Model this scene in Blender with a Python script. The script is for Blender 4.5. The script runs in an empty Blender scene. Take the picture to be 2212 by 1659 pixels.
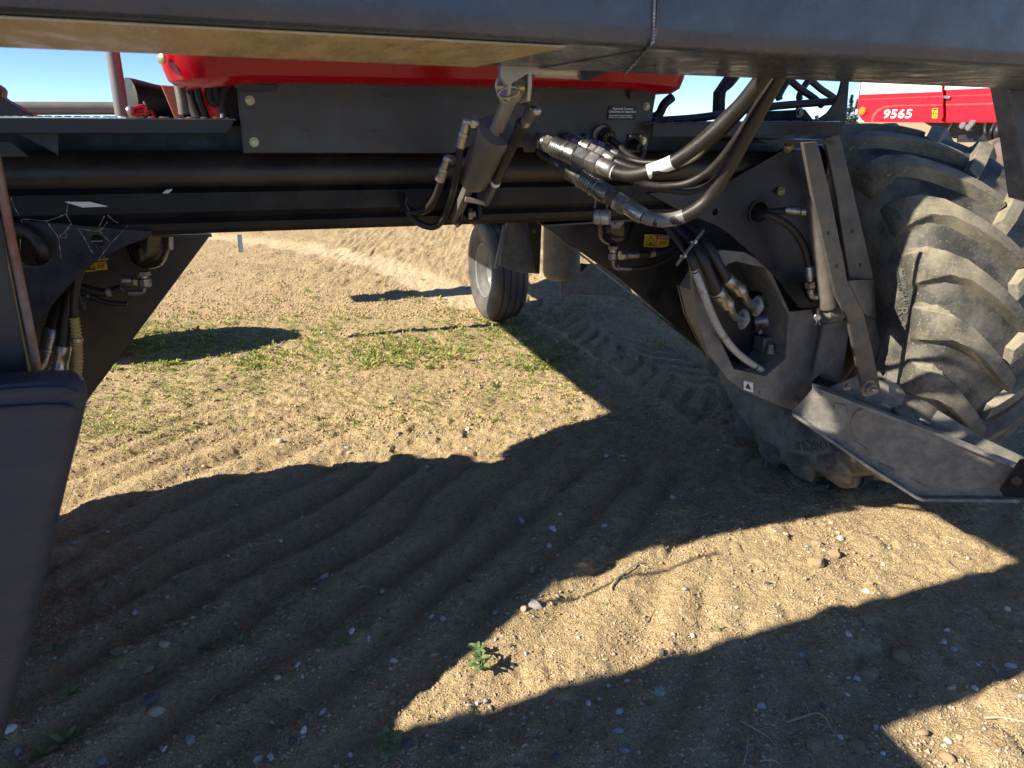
import bpy, bmesh, math, random
import numpy as np
from mathutils import Vector, Matrix, Quaternion

random.seed(7)
SC = bpy.context.scene
COL = SC.collection
R = math.radians

# ------------------------------------------------------------------ camera
CAM_H, PITCH, PHI = 1.47, R(20.4), R(20.0)
FPX = 1533.6                                    # focal length for a 2212 pixel wide picture
cam = bpy.data.cameras.new('camera')
cam.sensor_width = 36.0
cam.lens = FPX / 2212 * 36.0
cam.clip_start, cam.clip_end = 0.02, 3000
cam.dof.use_dof = True
cam.dof.focus_distance = 2.5
cam.dof.aperture_fstop = 6.5
camo = bpy.data.objects.new('camera', cam)
camo.location = (0, 0, CAM_H)
camo.rotation_euler = (R(90) - PITCH, 0, 0)
COL.objects.link(camo)
SC.camera = camo

# ------------------------------------------------------------------ sky, sun, exposure
SUN_AZ, SUN_EL = R(22.3), R(34.0)               # shadows fall towards (cos az, sin az)
to_sun = Vector((-math.cos(SUN_AZ) * math.cos(SUN_EL), -math.sin(SUN_AZ) * math.cos(SUN_EL), math.sin(SUN_EL)))
world = bpy.data.worlds.new('World')
SC.world = world
world.use_nodes = True
wn = world.node_tree
sky = wn.nodes.new('ShaderNodeTexSky')
sky.sky_type = 'NISHITA'
sky.sun_disc = False
sky.sun_elevation = SUN_EL
sky.sun_rotation = math.atan2(to_sun.x, to_sun.y)
sky.air_density, sky.dust_density, sky.ozone_density, sky.altitude = 0.40, 0.0, 5.0, 0
wn.nodes['Background'].inputs['Strength'].default_value = 0.096
wn.links.new(sky.outputs[0], wn.nodes['Background'].inputs['Color'])
sl = bpy.data.lights.new('sun', 'SUN')
sl.energy, sl.angle, sl.color = 4.7, R(0.53), (1.0, 0.88, 0.70)
so = bpy.data.objects.new('sun', sl)
so.rotation_euler = (-to_sun).to_track_quat('-Z', 'Y').to_euler()
so.location = to_sun * 20
COL.objects.link(so)
vs = SC.view_settings
vs.view_transform, vs.look, vs.gamma, vs.use_curve_mapping = 'Standard', 'None', 1.0, False
vs.exposure = 1.2
SC.cycles.max_bounces = 8
SC.cycles.use_denoising = True

# ------------------------------------------------------------------ picture -> place
CP, SP, CF, SF = math.cos(PITCH), math.sin(PITCH), math.cos(PHI), math.sin(PHI)
def ray(qx, qy):
    xc, yc = (qx - 1106) / FPX, (829.5 - qy) / FPX
    return Vector((xc, CP + yc * SP, -SP + yc * CP))
def mray(qx, qy):                               # the same in the machine's axes (X along the beam, Y to the rear)
    d = ray(qx, qy)
    return Vector((d.x * CF + d.y * SF, -d.x * SF + d.y * CF, d.z))
def at(qx, qy, Y):
    d = mray(qx, qy); s = Y / d.y
    return Vector((s * d.x, Y, CAM_H + s * d.z))
def atx(qx, qy, X):
    d = mray(qx, qy); s = X / d.x
    return Vector((X, s * d.y, CAM_H + s * d.z))
def gw(qx, qy, z=0.0):                          # world point on the ground
    d = ray(qx, qy); s = (z - CAM_H) / d.z
    return Vector((s * d.x, s * d.y, z))
def m2w(v): return Vector((v[0] * CF - v[1] * SF, v[0] * SF + v[1] * CF, v[2]))
def w2m(v): return Vector((v[0] * CF + v[1] * SF, -v[0] * SF + v[1] * CF, v[2]))

# ------------------------------------------------------------------ materials
def _n(nt, t, x=0, y=0):
    n = nt.nodes.new(t); n.location = (x, y); return n
def mat(name, base, rough=0.5, metal=0.0, dust=0.0, dustcol=(0.33, 0.255, 0.16), dscale=9.0, var=0.12, vscale=6.0,
        bump=0.0, bscale=60.0, spec=0.5, coat=0.0, rvar=0.12, topdust=0.0, spots=0.0, spotcol=(0.2, 0.07, 0.03), streak=None):
    m = bpy.data.materials.new(name); m.use_nodes = True
    nt = m.node_tree; b = nt.nodes['Principled BSDF']
    tc = _n(nt, 'ShaderNodeTexCoord')
    vec = tc.outputs['Object']
    if streak:
        mp = _n(nt, 'ShaderNodeMapping'); mp.inputs['Scale'].default_value = streak
        nt.links.new(vec, mp.inputs[0]); vec = mp.outputs[0]
    def noise(sc, det=5, rg=0.6):
        n = _n(nt, 'ShaderNodeTexNoise'); n.inputs['Scale'].default_value = sc
        n.inputs['Detail'].default_value = det; n.inputs['Roughness'].default_value = rg
        nt.links.new(vec, n.inputs['Vector']); return n.outputs[0]
    def mapr(v, a, bb, c, d):
        n = _n(nt, 'ShaderNodeMapRange'); nt.links.new(v, n.inputs[0])
        for i, q in enumerate((a, bb, c, d)): n.inputs[i + 1].default_value = q
        n.clamp = True; return n.outputs[0]
    def mix(f, c1, c2):
        n = _n(nt, 'ShaderNodeMix'); n.data_type = 'RGBA'
        if isinstance(f, float): n.inputs[0].default_value = f
        else: nt.links.new(f, n.inputs[0])
        for s, c in ((6, c1), (7, c2)):
            if isinstance(c, tuple): n.inputs[s].default_value = (*c, 1)
            else: nt.links.new(c, n.inputs[s])
        return n.outputs[2]
    lo = tuple(max(0, c * (1 - var)) for c in base); hi = tuple(min(1, c * (1 + var)) for c in base)
    col = mix(mapr(noise(vscale), 0.3, 0.7, 0, 1), lo, hi)
    if dust > 0:
        f = mapr(noise(dscale, 8, 0.7), 0.42, 0.75, 0.0, dust)
        col = mix(f, col, dustcol)
        f2 = mapr(noise(dscale * 22, 3, 0.6), 0.6, 0.72, 0.0, dust * 0.8)
        col = mix(f2, col, dustcol)
    if topdust > 0:
        g = _n(nt, 'ShaderNodeNewGeometry'); sx = _n(nt, 'ShaderNodeSeparateXYZ')
        nt.links.new(g.outputs['True Normal'], sx.inputs[0])
        f = mapr(sx.outputs[2], 0.2, 0.95, 0.0, topdust)
        mm = _n(nt, 'ShaderNodeMath'); mm.operation = 'MULTIPLY'
        nt.links.new(f, mm.inputs[0]); nt.links.new(mapr(noise(25), 0.35, 0.6, 0.3, 1), mm.inputs[1])
        col = mix(mm.outputs[0], col, dustcol)
    if spots > 0:
        f = mapr(noise(14, 6, 0.75), 0.62, 0.68, 0.0, spots)
        col = mix(f, col, spotcol)
    nt.links.new(col, b.inputs['Base Color'])
    nt.links.new(mapr(noise(vscale * 3), 0.3, 0.7, max(0.03, rough - rvar), min(1, rough + rvar)), b.inputs['Roughness'])
    b.inputs['Metallic'].default_value = metal
    b.inputs['Specular IOR Level'].default_value = spec
    if coat: b.inputs['Coat Weight'].default_value = coat; b.inputs['Coat Roughness'].default_value = 0.08
    if bump:
        bp = _n(nt, 'ShaderNodeBump'); bp.inputs['Strength'].default_value = bump; bp.inputs['Distance'].default_value = 0.004
        nt.links.new(noise(bscale, 4, 0.65), bp.inputs['Height'])
        nt.links.new(bp.outputs[0], b.inputs['Normal'])
    return m
M = {}
M['paint'] = mat('charcoal paint', (0.013, 0.016, 0.025), 0.36, spec=.35, dust=0.08, bump=0.08, bscale=180, topdust=0.3)
M['paint2'] = mat('charcoal paint dusty', (0.115, 0.115, 0.114), 0.45, dust=0.34, dustcol=(0.46, 0.42, 0.34), dscale=16, bump=0.2, bscale=140, topdust=0.4, spots=0.05)
M['strap'] = mat('strap paint', (0.060, 0.058, 0.057), 0.45, dust=0.22, dscale=16, bump=.15, bscale=140, topdust=.3, spots=.05)
M['arm'] = mat('worn grey paint', (0.17, 0.17, 0.16), 0.5, dust=0.45, dustcol=(0.55, 0.52, 0.44), dscale=22, bump=.3, bscale=160, spots=.06)
M['panel'] = mat('black panel paint', (0.042, 0.040, 0.040), 0.40, dust=0.06, bump=0.12, bscale=260)
M['tube'] = mat('header paint', (0.042, 0.055, 0.086), 0.27, dust=0.12, dscale=5, bump=0.12, bscale=120, streak=(1, 1, 1), spots=0.05)
M['under'] = mat('painted ground bounce', (0.56, 0.45, 0.26), 0.30, dust=0.75, dustcol=(0.22, 0.18, 0.12), dscale=5, streak=(1, .25, 1), var=.2, vscale=9)  # tan base colour stands in for light bounced off sunlit soil
M['black'] = mat('black paint', (0.016, 0.016, 0.018), 0.42, dust=0.10, bump=.1, bscale=90)
M['beam'] = mat('beam paint', (0.008, 0.0085, 0.010), 0.5, spec=.28, dust=0.07, dscale=7, bump=0.15, bscale=110, spots=.04)
M['gloss'] = mat('gloss black steel', (0.012, 0.012, 0.013), 0.18, dust=0.05)
M['rubber'] = mat('hose rubber', (0.012, 0.012, 0.013), 0.48, dust=0.06, bump=0.2, bscale=300)
M['belt'] = mat('belt rubber', (0.024, 0.034, 0.054), 0.5, spec=.4, dust=0.05, bump=0.5, bscale=46, streak=(.15, .15, 5))
M['tyre'] = mat('tyre rubber', (0.055, 0.056, 0.054), 0.72, dust=0.75, dustcol=(0.32, 0.30, 0.235), dscale=6, bump=0.45, bscale=110, var=0.3)
M['lug'] = mat('tyre lug rubber', (0.085, 0.085, 0.075), 0.78, dust=0.85, dustcol=(0.42, 0.375, 0.265), dscale=6, bump=0.3, bscale=150, var=0.25, topdust=0.5)
M['tyre_brown'] = mat('dusty brown tyre', (0.13, 0.10, 0.095), 0.8, dust=0.5, dustcol=(0.26, 0.20, 0.17))
M['tyre_rear'] = mat('rear tyre rubber', (0.055, 0.057, 0.062), 0.6, dust=0.35, dscale=6)
M['letter'] = mat('raised rubber lettering', (0.10, 0.10, 0.098), 0.7)
M['zinc'] = mat('zinc plated steel', (0.36, 0.36, 0.35), 0.36, metal=0.85, dust=0.25, vscale=30)
M['zinc_y'] = mat('yellow zinc', (0.46, 0.38, 0.22), 0.35, metal=0.8, dust=0.2)
M['steel_d'] = mat('dark coupler steel', (0.17, 0.175, 0.18), 0.34, metal=0.75, dust=0.22, vscale=25)
M['cast'] = mat('grey cylinder paint', (0.085, 0.085, 0.085), 0.42, dust=0.3, bump=0.2, bscale=150)
M['rod'] = mat('silver paint', (0.36, 0.36, 0.35), 0.4, metal=0.5, dust=0.25)
M['rust'] = mat('rusty steel', (0.20, 0.085, 0.05), 0.7, dust=1.0, dustcol=(0.24, 0.245, 0.26), dscale=16, bump=0.5, bscale=60, var=.4, vscale=30)
M['nut'] = mat('rusty nut', (0.26, 0.22, 0.18), 0.6, metal=0.4, spots=0.7, dust=0.3)
M['red'] = mat('red paint', (0.34, 0.001, 0.012), 0.25, coat=0.15, spec=.3, var=0.05, rvar=0.05)
M['red_far'] = mat('red paint far', (0.58, 0.006, 0.022), 0.35, var=0.04)
M['red_d'] = mat('faded red paint', (0.36, 0.06, 0.05), 0.5, dust=0.3)
M['white'] = mat('white panel', (0.78, 0.78, 0.77), 0.4, var=0.03)
M['label_w'] = mat('white print', (0.75, 0.76, 0.74), 0.6, var=0.03)
M['label_k'] = mat('black label', (0.010, 0.010, 0.011), 0.45)
M['label_y'] = mat('yellow label', (0.72, 0.47, 0.03), 0.5, var=0.05)
M['label_r'] = mat('red label', (0.5, 0.02, 0.02), 0.5)
M['amber'] = mat('amber lens', (0.75, 0.20, 0.02), 0.2)
M['loom_w'] = mat('pale conduit', (0.50, 0.47, 0.41), 0.6, dust=0.4)
M['loom_y'] = mat('yellow conduit', (0.36, 0.25, 0.08), 0.6, dust=0.3)
M['rim'] = mat('silver rim', (0.24, 0.25, 0.26), 0.4, metal=0.4, dust=0.25)
M['grey_rail'] = mat('grey rail paint', (0.16, 0.165, 0.17), 0.4, dust=0.12)
M['web'] = mat('cobweb silk', (0.85, 0.83, 0.78), 0.5)
M['tan'] = mat('dry stalk', (0.50, 0.42, 0.30), 0.8)
M['clod'] = mat('soil clod', (0.52, 0.395, 0.24), 0.95, var=0.2, vscale=40, bump=1.0, bscale=160, spec=0.1)
M['bark'] = mat('spruce bark', (0.10, 0.07, 0.05), 0.9)
def leafmat(name, c, c2):
    m = bpy.data.materials.new(name); m.use_nodes = True; nt = m.node_tree
    b = nt.nodes['Principled BSDF']; out = nt.nodes['Material Output']
    oi = _n(nt, 'ShaderNodeTexCoord'); n = _n(nt, 'ShaderNodeTexNoise'); n.inputs['Scale'].default_value = 7
    nt.links.new(oi.outputs['Object'], n.inputs['Vector'])
    mr = _n(nt, 'ShaderNodeMapRange'); nt.links.new(n.outputs[0], mr.inputs[0]); mr.inputs[1].default_value = 0.35; mr.inputs[2].default_value = 0.65
    mx = _n(nt, 'ShaderNodeMix'); mx.data_type = 'RGBA'; nt.links.new(mr.outputs[0], mx.inputs[0])
    mx.inputs[6].default_value = (*c, 1); mx.inputs[7].default_value = (*c2, 1)
    nt.links.new(mx.outputs[2], b.inputs['Base Color']); b.inputs['Roughness'].default_value = 0.65
    tr = _n(nt, 'ShaderNodeBsdfTranslucent'); nt.links.new(mx.outputs[2], tr.inputs[0])
    ms = _n(nt, 'ShaderNodeMixShader'); ms.inputs[0].default_value = 0.35
    nt.links.new(b.outputs[0], ms.inputs[1]); nt.links.new(tr.outputs[0], ms.inputs[2]); nt.links.new(ms.outputs[0], out.inputs[0])
    return m
M['weed'] = leafmat('weed leaf', (0.25, 0.34, 0.085), (0.46, 0.46, 0.15))
M['plant'] = leafmat('grey green leaf', (0.20, 0.29, 0.12), (0.30, 0.38, 0.17))
M['needle'] = leafmat('spruce needles', (0.035, 0.055, 0.03), (0.07, 0.085, 0.035))

# ------------------------------------------------------------------ building kit
ORG = {}                                        # object -> origin that its vertices are measured from
def empty(name, org, parent=None, frame='m', size=0.2):
    e = bpy.data.objects.new(name, None); COL.objects.link(e); e.empty_display_size = size
    org = Vector(org)
    if parent is None:
        e.location = m2w(org) if frame == 'm' else org
        if frame == 'm': e.rotation_euler = (0, 0, PHI)
    else:
        e.parent = parent; e.location = org - ORG[parent]
    ORG[e] = org
    return e
def tag(o, label, cat, group=None, kind=None):
    if label: o['label'] = label
    if cat: o['category'] = cat
    if group: o['group'] = group
    if kind: o['kind'] = kind
    return o
class MB:
    def __init__(s): s.v, s.f = [], []
    def add(s, vs, fs):
        k = len(s.v); s.v += [Vector(v) for v in vs]; s.f += [tuple(i + k for i in f) for f in fs]; return s
    def box(s, c, ax, ay, az):                  # centre and three half-axis vectors
        c, ax, ay, az = map(Vector, (c, ax, ay, az)); vs = []
        for k in (-1, 1):
            for a, b in ((-1, -1), (1, -1), (1, 1), (-1, 1)): vs.append(c + ax * a + ay * b + az * k)
        return s.add(vs, [(3, 2, 1, 0), (4, 5, 6, 7), (0, 1, 5, 4), (1, 2, 6, 5), (2, 3, 7, 6), (3, 0, 4, 7)])
    def bar(s, a, b, w, h, up=(0, 0, 1)):       # box along a line
        a, b = Vector(a), Vector(b); d = (b - a); L = d.length; d.normalize()
        up = Vector(up); sd = d.cross(up)
        if sd.length < 1e-4: sd = d.cross(Vector((0, 1, 0)))
        sd.normalize(); u = sd.cross(d)
        return s.box((a + b) / 2, d * L / 2, sd * w / 2, u * h / 2)
    def prism(s, pts, ext):                     # polygon pushed along a vector
        pts = [Vector(p) for p in pts]; ext = Vector(ext); n = len(pts)
        nrm = Vector((0, 0, 0))
        for i in range(n): nrm += pts[i].cross(pts[(i + 1) % n])
        if nrm.dot(ext) > 0: pts = pts[::-1]
        fs = [tuple(range(n)), tuple(range(2 * n - 1, n - 1, -1))]
        fs += [(i, i + n, (i + 1) % n + n, (i + 1) % n) for i in range(n)]
        fs = [f if k == 0 else f for k, f in enumerate(fs)]
        return s.add(pts + [p + ext for p in pts], [fs[0], fs[1]] + [tuple(reversed(f)) if False else f for f in fs[2:]])
    def rings(s, rr, caps=True, closed=False):
        n = len(rr[0]); vs = [v for r in rr for v in r]; fs = []
        m = len(rr)
        for j in range(m - (0 if closed else 1)):
            a, b = j * n, ((j + 1) % m) * n
            for i in range(n): fs.append((a + i, a + (i + 1) % n, b + (i + 1) % n, b + i))
        if caps and not closed: fs += [tuple(range(n - 1, -1, -1)), tuple((m - 1) * n + i for i in range(n))]
        return s.add(vs, fs)
    def tube(s, path, r, n=12, smooth=0, caps=True):
        P = [Vector(p) for p in path]
        if smooth: P = catmull(P, smooth)
        rad = r if isinstance(r, (list, tuple)) else None
        rr, u = [], None
        for i, p in enumerate(P):
            d = (P[min(i + 1, len(P) - 1)] - P[max(i - 1, 0)])
            if d.length < 1e-9: d = Vector((0, 0, 1))
            d.normalize()
            if u is None:
                u = d.orthogonal().normalized()
            u = (u - d * u.dot(d)); u.normalize(); w = d.cross(u)
            q = rad[i] if rad else (r(i / (len(P) - 1)) if callable(r) else r)
            rr.append([p + (u * math.cos(2 * math.pi * k / n) + w * math.sin(2 * math.pi * k / n)) * q for k in range(n)])
        return s.rings(rr, caps)
    def cyl(s, a, b, r, r2=None, n=20):
        return s.tube([a, b], [r, r2 if r2 is not None else r], n)
    def lathe(s, a, axis, prof, n=24):          # prof: (distance along the axis, radius)
        a, d = Vector(a), Vector(axis).normalized(); u = d.orthogonal().normalized(); w = d.cross(u)
        rr = [[a + d * t + (u * math.cos(2 * math.pi * k / n) + w * math.sin(2 * math.pi * k / n)) * max(q, 1e-4) for k in range(n)] for t, q in prof]
        return s.rings(rr)
    def hexa(s, a, axis, r, h):                 # hexagon nut or bolt head with chamfer
        return s.lathe(a, axis, [(0, r * 0.96), (h * 0.12, r), (h * 0.85, r), (h, r * 0.86)], 6)
def catmull(P, k):
    out = []
    Q = [P[0] * 2 - P[1]] + list(P) + [P[-1] * 2 - P[-2]]
    for i in range(1, len(Q) - 2):
        a, b, c, d = Q[i - 1], Q[i], Q[i + 1], Q[i + 2]
        for j in range(k):
            t = j / k
            out.append(0.5 * ((2 * b) + (c - a) * t + (2 * a - 5 * b + 4 * c - d) * t * t + (3 * b - a - 3 * c + d) * t ** 3))
    out.append(P[-1]); return out
def build(mb, name, m, parent=None, bevel=0.0, angle=38, seg=2, org=None):
    o0 = ORG[parent] if parent is not None else Vector(org or (0, 0, 0))
    me = bpy.data.meshes.new(name)
    me.from_pydata([tuple(v - o0) for v in mb.v], [], mb.f); me.validate(clean_customdata=False)
    bm = bmesh.new(); bm.from_mesh(me); bmesh.ops.recalc_face_normals(bm, faces=bm.faces); bm.to_mesh(me); bm.free()
    me.shade_smooth(); me.set_sharp_from_angle(angle=R(angle))
    me.materials.append(M[m] if isinstance(m, str) else m)
    o = bpy.data.objects.new(name, me); COL.objects.link(o)
    if parent is not None: o.parent = parent
    ORG[o] = o0
    if bevel:
        b = o.modifiers.new('bevel', 'BEVEL'); b.width = bevel; b.segments = seg; b.limit_method = 'ANGLE'; b.angle_limit = R(40)
    return o
def sheet(name, outer, holes, ext, m, parent, bevel=0.0015):
    """flat plate with real holes, pushed along ext"""
    bm = bmesh.new()
    for loop in [outer] + holes:
        vv = [bm.verts.new(Vector(p) - ORG[parent]) for p in loop]
        for i in range(len(vv)): bm.edges.new((vv[i], vv[(i + 1) % len(vv)]))
    bmesh.ops.triangle_fill(bm, edges=bm.edges[:], use_dissolve=False, use_beauty=True)
    bmesh.ops.dissolve_limit(bm, angle_limit=0.01, verts=bm.verts, edges=bm.edges)
    g = bmesh.ops.extrude_face_region(bm, geom=bm.faces[:])
    bmesh.ops.translate(bm, vec=Vector(ext), verts=[v for v in g['geom'] if isinstance(v, bmesh.types.BMVert)])
    bmesh.ops.recalc_face_normals(bm, faces=bm.faces)
    me = bpy.data.meshes.new(name); bm.to_mesh(me); bm.free()
    me.shade_smooth(); me.set_sharp_from_angle(angle=R(38)); me.materials.append(M[m])
    o = bpy.data.objects.new(name, me); COL.objects.link(o); o.parent = parent; ORG[o] = ORG[parent]
    if bevel:
        b = o.modifiers.new('bevel', 'BEVEL'); b.width = bevel; b.segments = 2; b.limit_method = 'ANGLE'; b.angle_limit = R(50)
    return o
def copy_tree(o, parent=None):
    c = o.copy(); COL.objects.link(c); c.parent = parent
    if o in ORG: ORG[c] = ORG[o]
    for ch in list(o.children): copy_tree(ch, c)
    return c
def text_mesh(body, size, extrude=0.0004, align='LEFT', bold=0.0, space=1.0):
    cu = bpy.data.curves.new('lettering', 'FONT'); cu.body = body; cu.size = size; cu.extrude = extrude
    cu.align_x = align; cu.align_y = 'CENTER'; cu.offset = bold; cu.space_character = space; cu.resolution_u = 3
    o = bpy.data.objects.new('lettering', cu); COL.objects.link(o)
    bpy.context.view_layer.update()
    me = bpy.data.meshes.new_from_object(o.evaluated_get(bpy.context.evaluated_depsgraph_get()))
    bpy.data.objects.remove(o); bpy.data.curves.remove(cu)
    vs = [v.co.copy() for v in me.vertices]; fs = [tuple(p.vertices) for p in me.polygons]
    bpy.data.meshes.remove(me)
    return vs, fs
def lettering(body, o, ux, uy, size, m, parent, name='lettering', align='LEFT', bold=0.0, space=1.0, ext=0.0004, xs=1.0, slant=0.0):
    vs, fs = text_mesh(body, size, ext, align, bold, space)
    vs = [Vector((v.x * xs + v.y * slant, v.y, v.z)) for v in vs]
    o, ux, uy = Vector(o), Vector(ux).normalized(), Vector(uy).normalized(); nz = ux.cross(uy)
    mb = MB(); mb.add([o + ux * v.x + uy * v.y + nz * v.z for v in vs], fs)
    return build(mb, name, m, parent)
def Q(pts, Y): return [at(x, y, Y) for x, y in pts]
YB = 1.94                                       # depth of the beam's front face
XC = 0.575                                      # middle of the machine
UX, UY, UZ = Vector((1, 0, 0)), Vector((0, 1, 0)), Vector((0, 0, 1))

# ------------------------------------------------------------------ noise for the ground
def vnoise(x, y, seed):
    xi, yi = np.floor(x).astype(np.int64), np.floor(y).astype(np.int64)
    fx, fy = x - xi, y - yi
    fx, fy = fx * fx * fx * (fx * (fx * 6 - 15) + 10), fy * fy * fy * (fy * (fy * 6 - 15) + 10)
    def h(a, b):
        n = (a * 374761393 + b * 668265263 + seed * 1442695041) & 0xffffffff
        n = ((n ^ (n >> 13)) * 1274126177) & 0xffffffff
        n = n ^ (n >> 16)
        return (n & 0xffff) / 32767.5 - 1.0
    a, b, c, d = h(xi, yi), h(xi + 1, yi), h(xi, yi + 1), h(xi + 1, yi + 1)
    return (a * (1 - fx) + b * fx) * (1 - fy) + (c * (1 - fx) + d * fx) * fy
def sstep(a, b, t):
    t = np.clip((t - a) / (b - a), 0, 1); return t * t * (3 - 2 * t)
TRACK = [gw(*q) for q in ((1010, 655), (980, 640), (900, 600), (830, 572), (750, 552), (650, 536), (560, 524), (470, 514), (380, 506))]
def track_dist(x, y):
    best = np.full(x.shape, 1e9); along = np.zeros(x.shape); acc = 0.0; side = np.zeros(x.shape)
    for a, b in zip(TRACK[:-1], TRACK[1:]):
        dx, dy = b.x - a.x, b.y - a.y; L = math.hypot(dx, dy)
        t = np.clip(((x - a.x) * dx + (y - a.y) * dy) / (L * L), 0, 1)
        d = np.hypot(x - a.x - t * dx, y - a.y - t * dy)
        k = d < best
        best = np.where(k, d, best); along = np.where(k, acc + t * L, along)
        side = np.where(k, ((x - a.x) * dy - (y - a.y) * dx) / L, side); acc += L
    return best, along, side
def ground_h(x, y):
    """height of the soil and how trodden it is"""
    x, y = np.asarray(x, float), np.asarray(y, float)
    X, Y = x * CF + y * SF, -x * SF + y * CF
    near = 1 - sstep(3.3, 4.6, y); near0 = near
    far = sstep(5.6, 7.0, y)
    wx, wy = x + 0.05 * vnoise(x * 2.2, y * 2.2, 1), y + 0.05 * vnoise(x * 2.2, y * 2.2, 2)
    u = -wx * math.sin(R(56)) + wy * math.cos(R(56))
    amp = 0.42 + 0.8 * vnoise(x * 1.9, y * 1.9, 3)
    sw = np.sin(u * 2 * math.pi / 0.20 + 1.8 * vnoise(x * 0.8, y * 0.8, 4) + 0.7 * vnoise(x * 3, y * 3, 34))
    near = near * (1 - .72 * sstep(.1, .9, x)) * (1 - .55 * sstep(2.6, 3.5, y))
    z = near * (0.0035 + 0.0125 * np.clip(amp, 0, 1)) * (sw - 0.45 * (0.5 - 0.5 * sw) ** 3 * 2)
    z += 0.016 * vnoise(x * 1.3, y * 1.3, 5) + 0.009 * vnoise(x * 3.7, y * 3.7, 6) * (0.4 + 0.6 * near)
    rough = np.clip(0.5 + 0.8 * vnoise(x * 1.7, y * 1.7, 7), 0.15, 1.2)
    z += 0.0085 * rough * vnoise(x * 11, y * 11, 8) + 0.0058 * rough * vnoise(x * 24, y * 24, 9)
    z += 0.0034 * vnoise(x * 48, y * 48, 10) + 0.0018 * vnoise(x * 105, y * 105, 11)
    z += far * (0.016 * vnoise(x * 6.5, y * 6.5, 12) + 0.018 * np.abs(vnoise(x * 13, y * 13, 13)) + 0.010 * np.sin(u * 2 * math.pi / 0.34))
    z += near0 * .010 * sstep(.22, .5, vnoise(x * 15, y * 15, 61)) * sstep(-.05, .5, vnoise(x * 1.6, y * 1.6, 62))
    # lumps of broken soil to the right of the camera
    l = sstep(0.35, 0.8, vnoise(x * 7.5, y * 7.5, 14)) * sstep(0.5, 1.0, x) * (1 - sstep(2.3, 2.9, y))
    z += 0.016 * l
    # prints of the drive tyre behind the right wheel
    w = X - 2.37
    w = w + .035 * vnoise(x * 5, y * 5, 41); inb = (1 - sstep(0.28, 0.35, np.abs(w))) * sstep(2.7, 2.95, Y) * (1 - sstep(6.0, 7.5, Y))
    ph = (Y + 0.9 * np.abs(w) + .04 * vnoise(x * 4, y * 4, 42)) / 0.205 + np.where(w > 0, 0.5, 0.0)
    fr = ph - np.floor(ph)
    z += inb * (0.35 + 0.65 * np.clip(.6 + vnoise(x * 2.2, y * 2.2, 43), 0, 1)) * (-0.012 - 0.036 * (sstep(0.08, 0.2, fr) * (1 - sstep(0.48, 0.6, fr))) * sstep(0.015, 0.04, np.abs(w)))
    z += 0.02 * np.exp(-((np.abs(w) - 0.37) / 0.06) ** 2) * sstep(2.7, 2.95, Y) * (1 - sstep(6.0, 7.5, Y))
    # the wheels stand in shallow ruts
    z += -0.02 * np.exp(-((X - 2.37) / 0.28) ** 2 - ((Y - 2.28) / 0.35) ** 2)
    # tyre track across the tilled field
    d, al, sd = track_dist(x, y)
    tr = (1 - sstep(0.17, 0.27, d)) * sstep(5.0, 5.8, y)
    p2 = al / 0.17 + 1.1 * np.abs(sd); p2 = p2 - np.floor(p2)
    z = z * (1 - 0.75 * tr) + tr * (-0.012 + 0.020 * (sstep(0.1, 0.3, p2) * (1 - sstep(0.55, 0.75, p2))))
    packed = np.clip(tr + 0.0 * inb, 0, 1)
    return z, packed
def gz(x, y): return float(ground_h(np.array([x]), np.array([y]))[0][0])

# ================================================================== THE SETTING: one sheet of soil out to the horizon
def axis(lo, hi, fine, step, g):
    a = list(np.arange(fine[0], fine[1], step)); s = step; v = a[-1]
    while v < hi: s *= g; v += s; a.append(v)
    s = step; v = a[0]; b = []
    while v > lo: s *= g; v -= s; b.append(v)
    return np.array(b[::-1] + a)
gx = axis(-320, 320, (-2.1, 2.4), 0.0085, 1.06)
gy = axis(-6, 900, (1.05, 3.9), 0.0085, 1.032)
GX, GY = np.meshgrid(gx, gy)
GZ, GP = ground_h(GX.ravel(), GY.ravel())
fade = 1 - sstep(40, 120, np.hypot(GX.ravel(), GY.ravel()))
GZ = GZ * fade
nx, ny = len(gx), len(gy)
me = bpy.data.meshes.new('field')
me.vertices.add(nx * ny)
me.vertices.foreach_set('co', np.stack([GX.ravel(), GY.ravel(), GZ], 1).astype(np.float32).ravel())
ii = (np.arange(ny - 1)[:, None] * nx + np.arange(nx - 1)[None, :]).ravel()
quads = np.stack([ii, ii + 1, ii + nx + 1, ii + nx], 1).astype(np.int32)
me.loops.add(len(quads) * 4); me.loops.foreach_set('vertex_index', quads.ravel())
me.polygons.add(len(quads))
me.polygons.foreach_set('loop_start', np.arange(0, len(quads) * 4, 4, dtype=np.int32))
me.update(calc_edges=True); me.shade_smooth()
pa = me.attributes.new('packed', 'FLOAT', 'POINT'); pa.data.foreach_set('value', GP.astype(np.float32))
field = bpy.data.objects.new('field', me); COL.objects.link(field); field['kind'] = 'structure'
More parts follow.
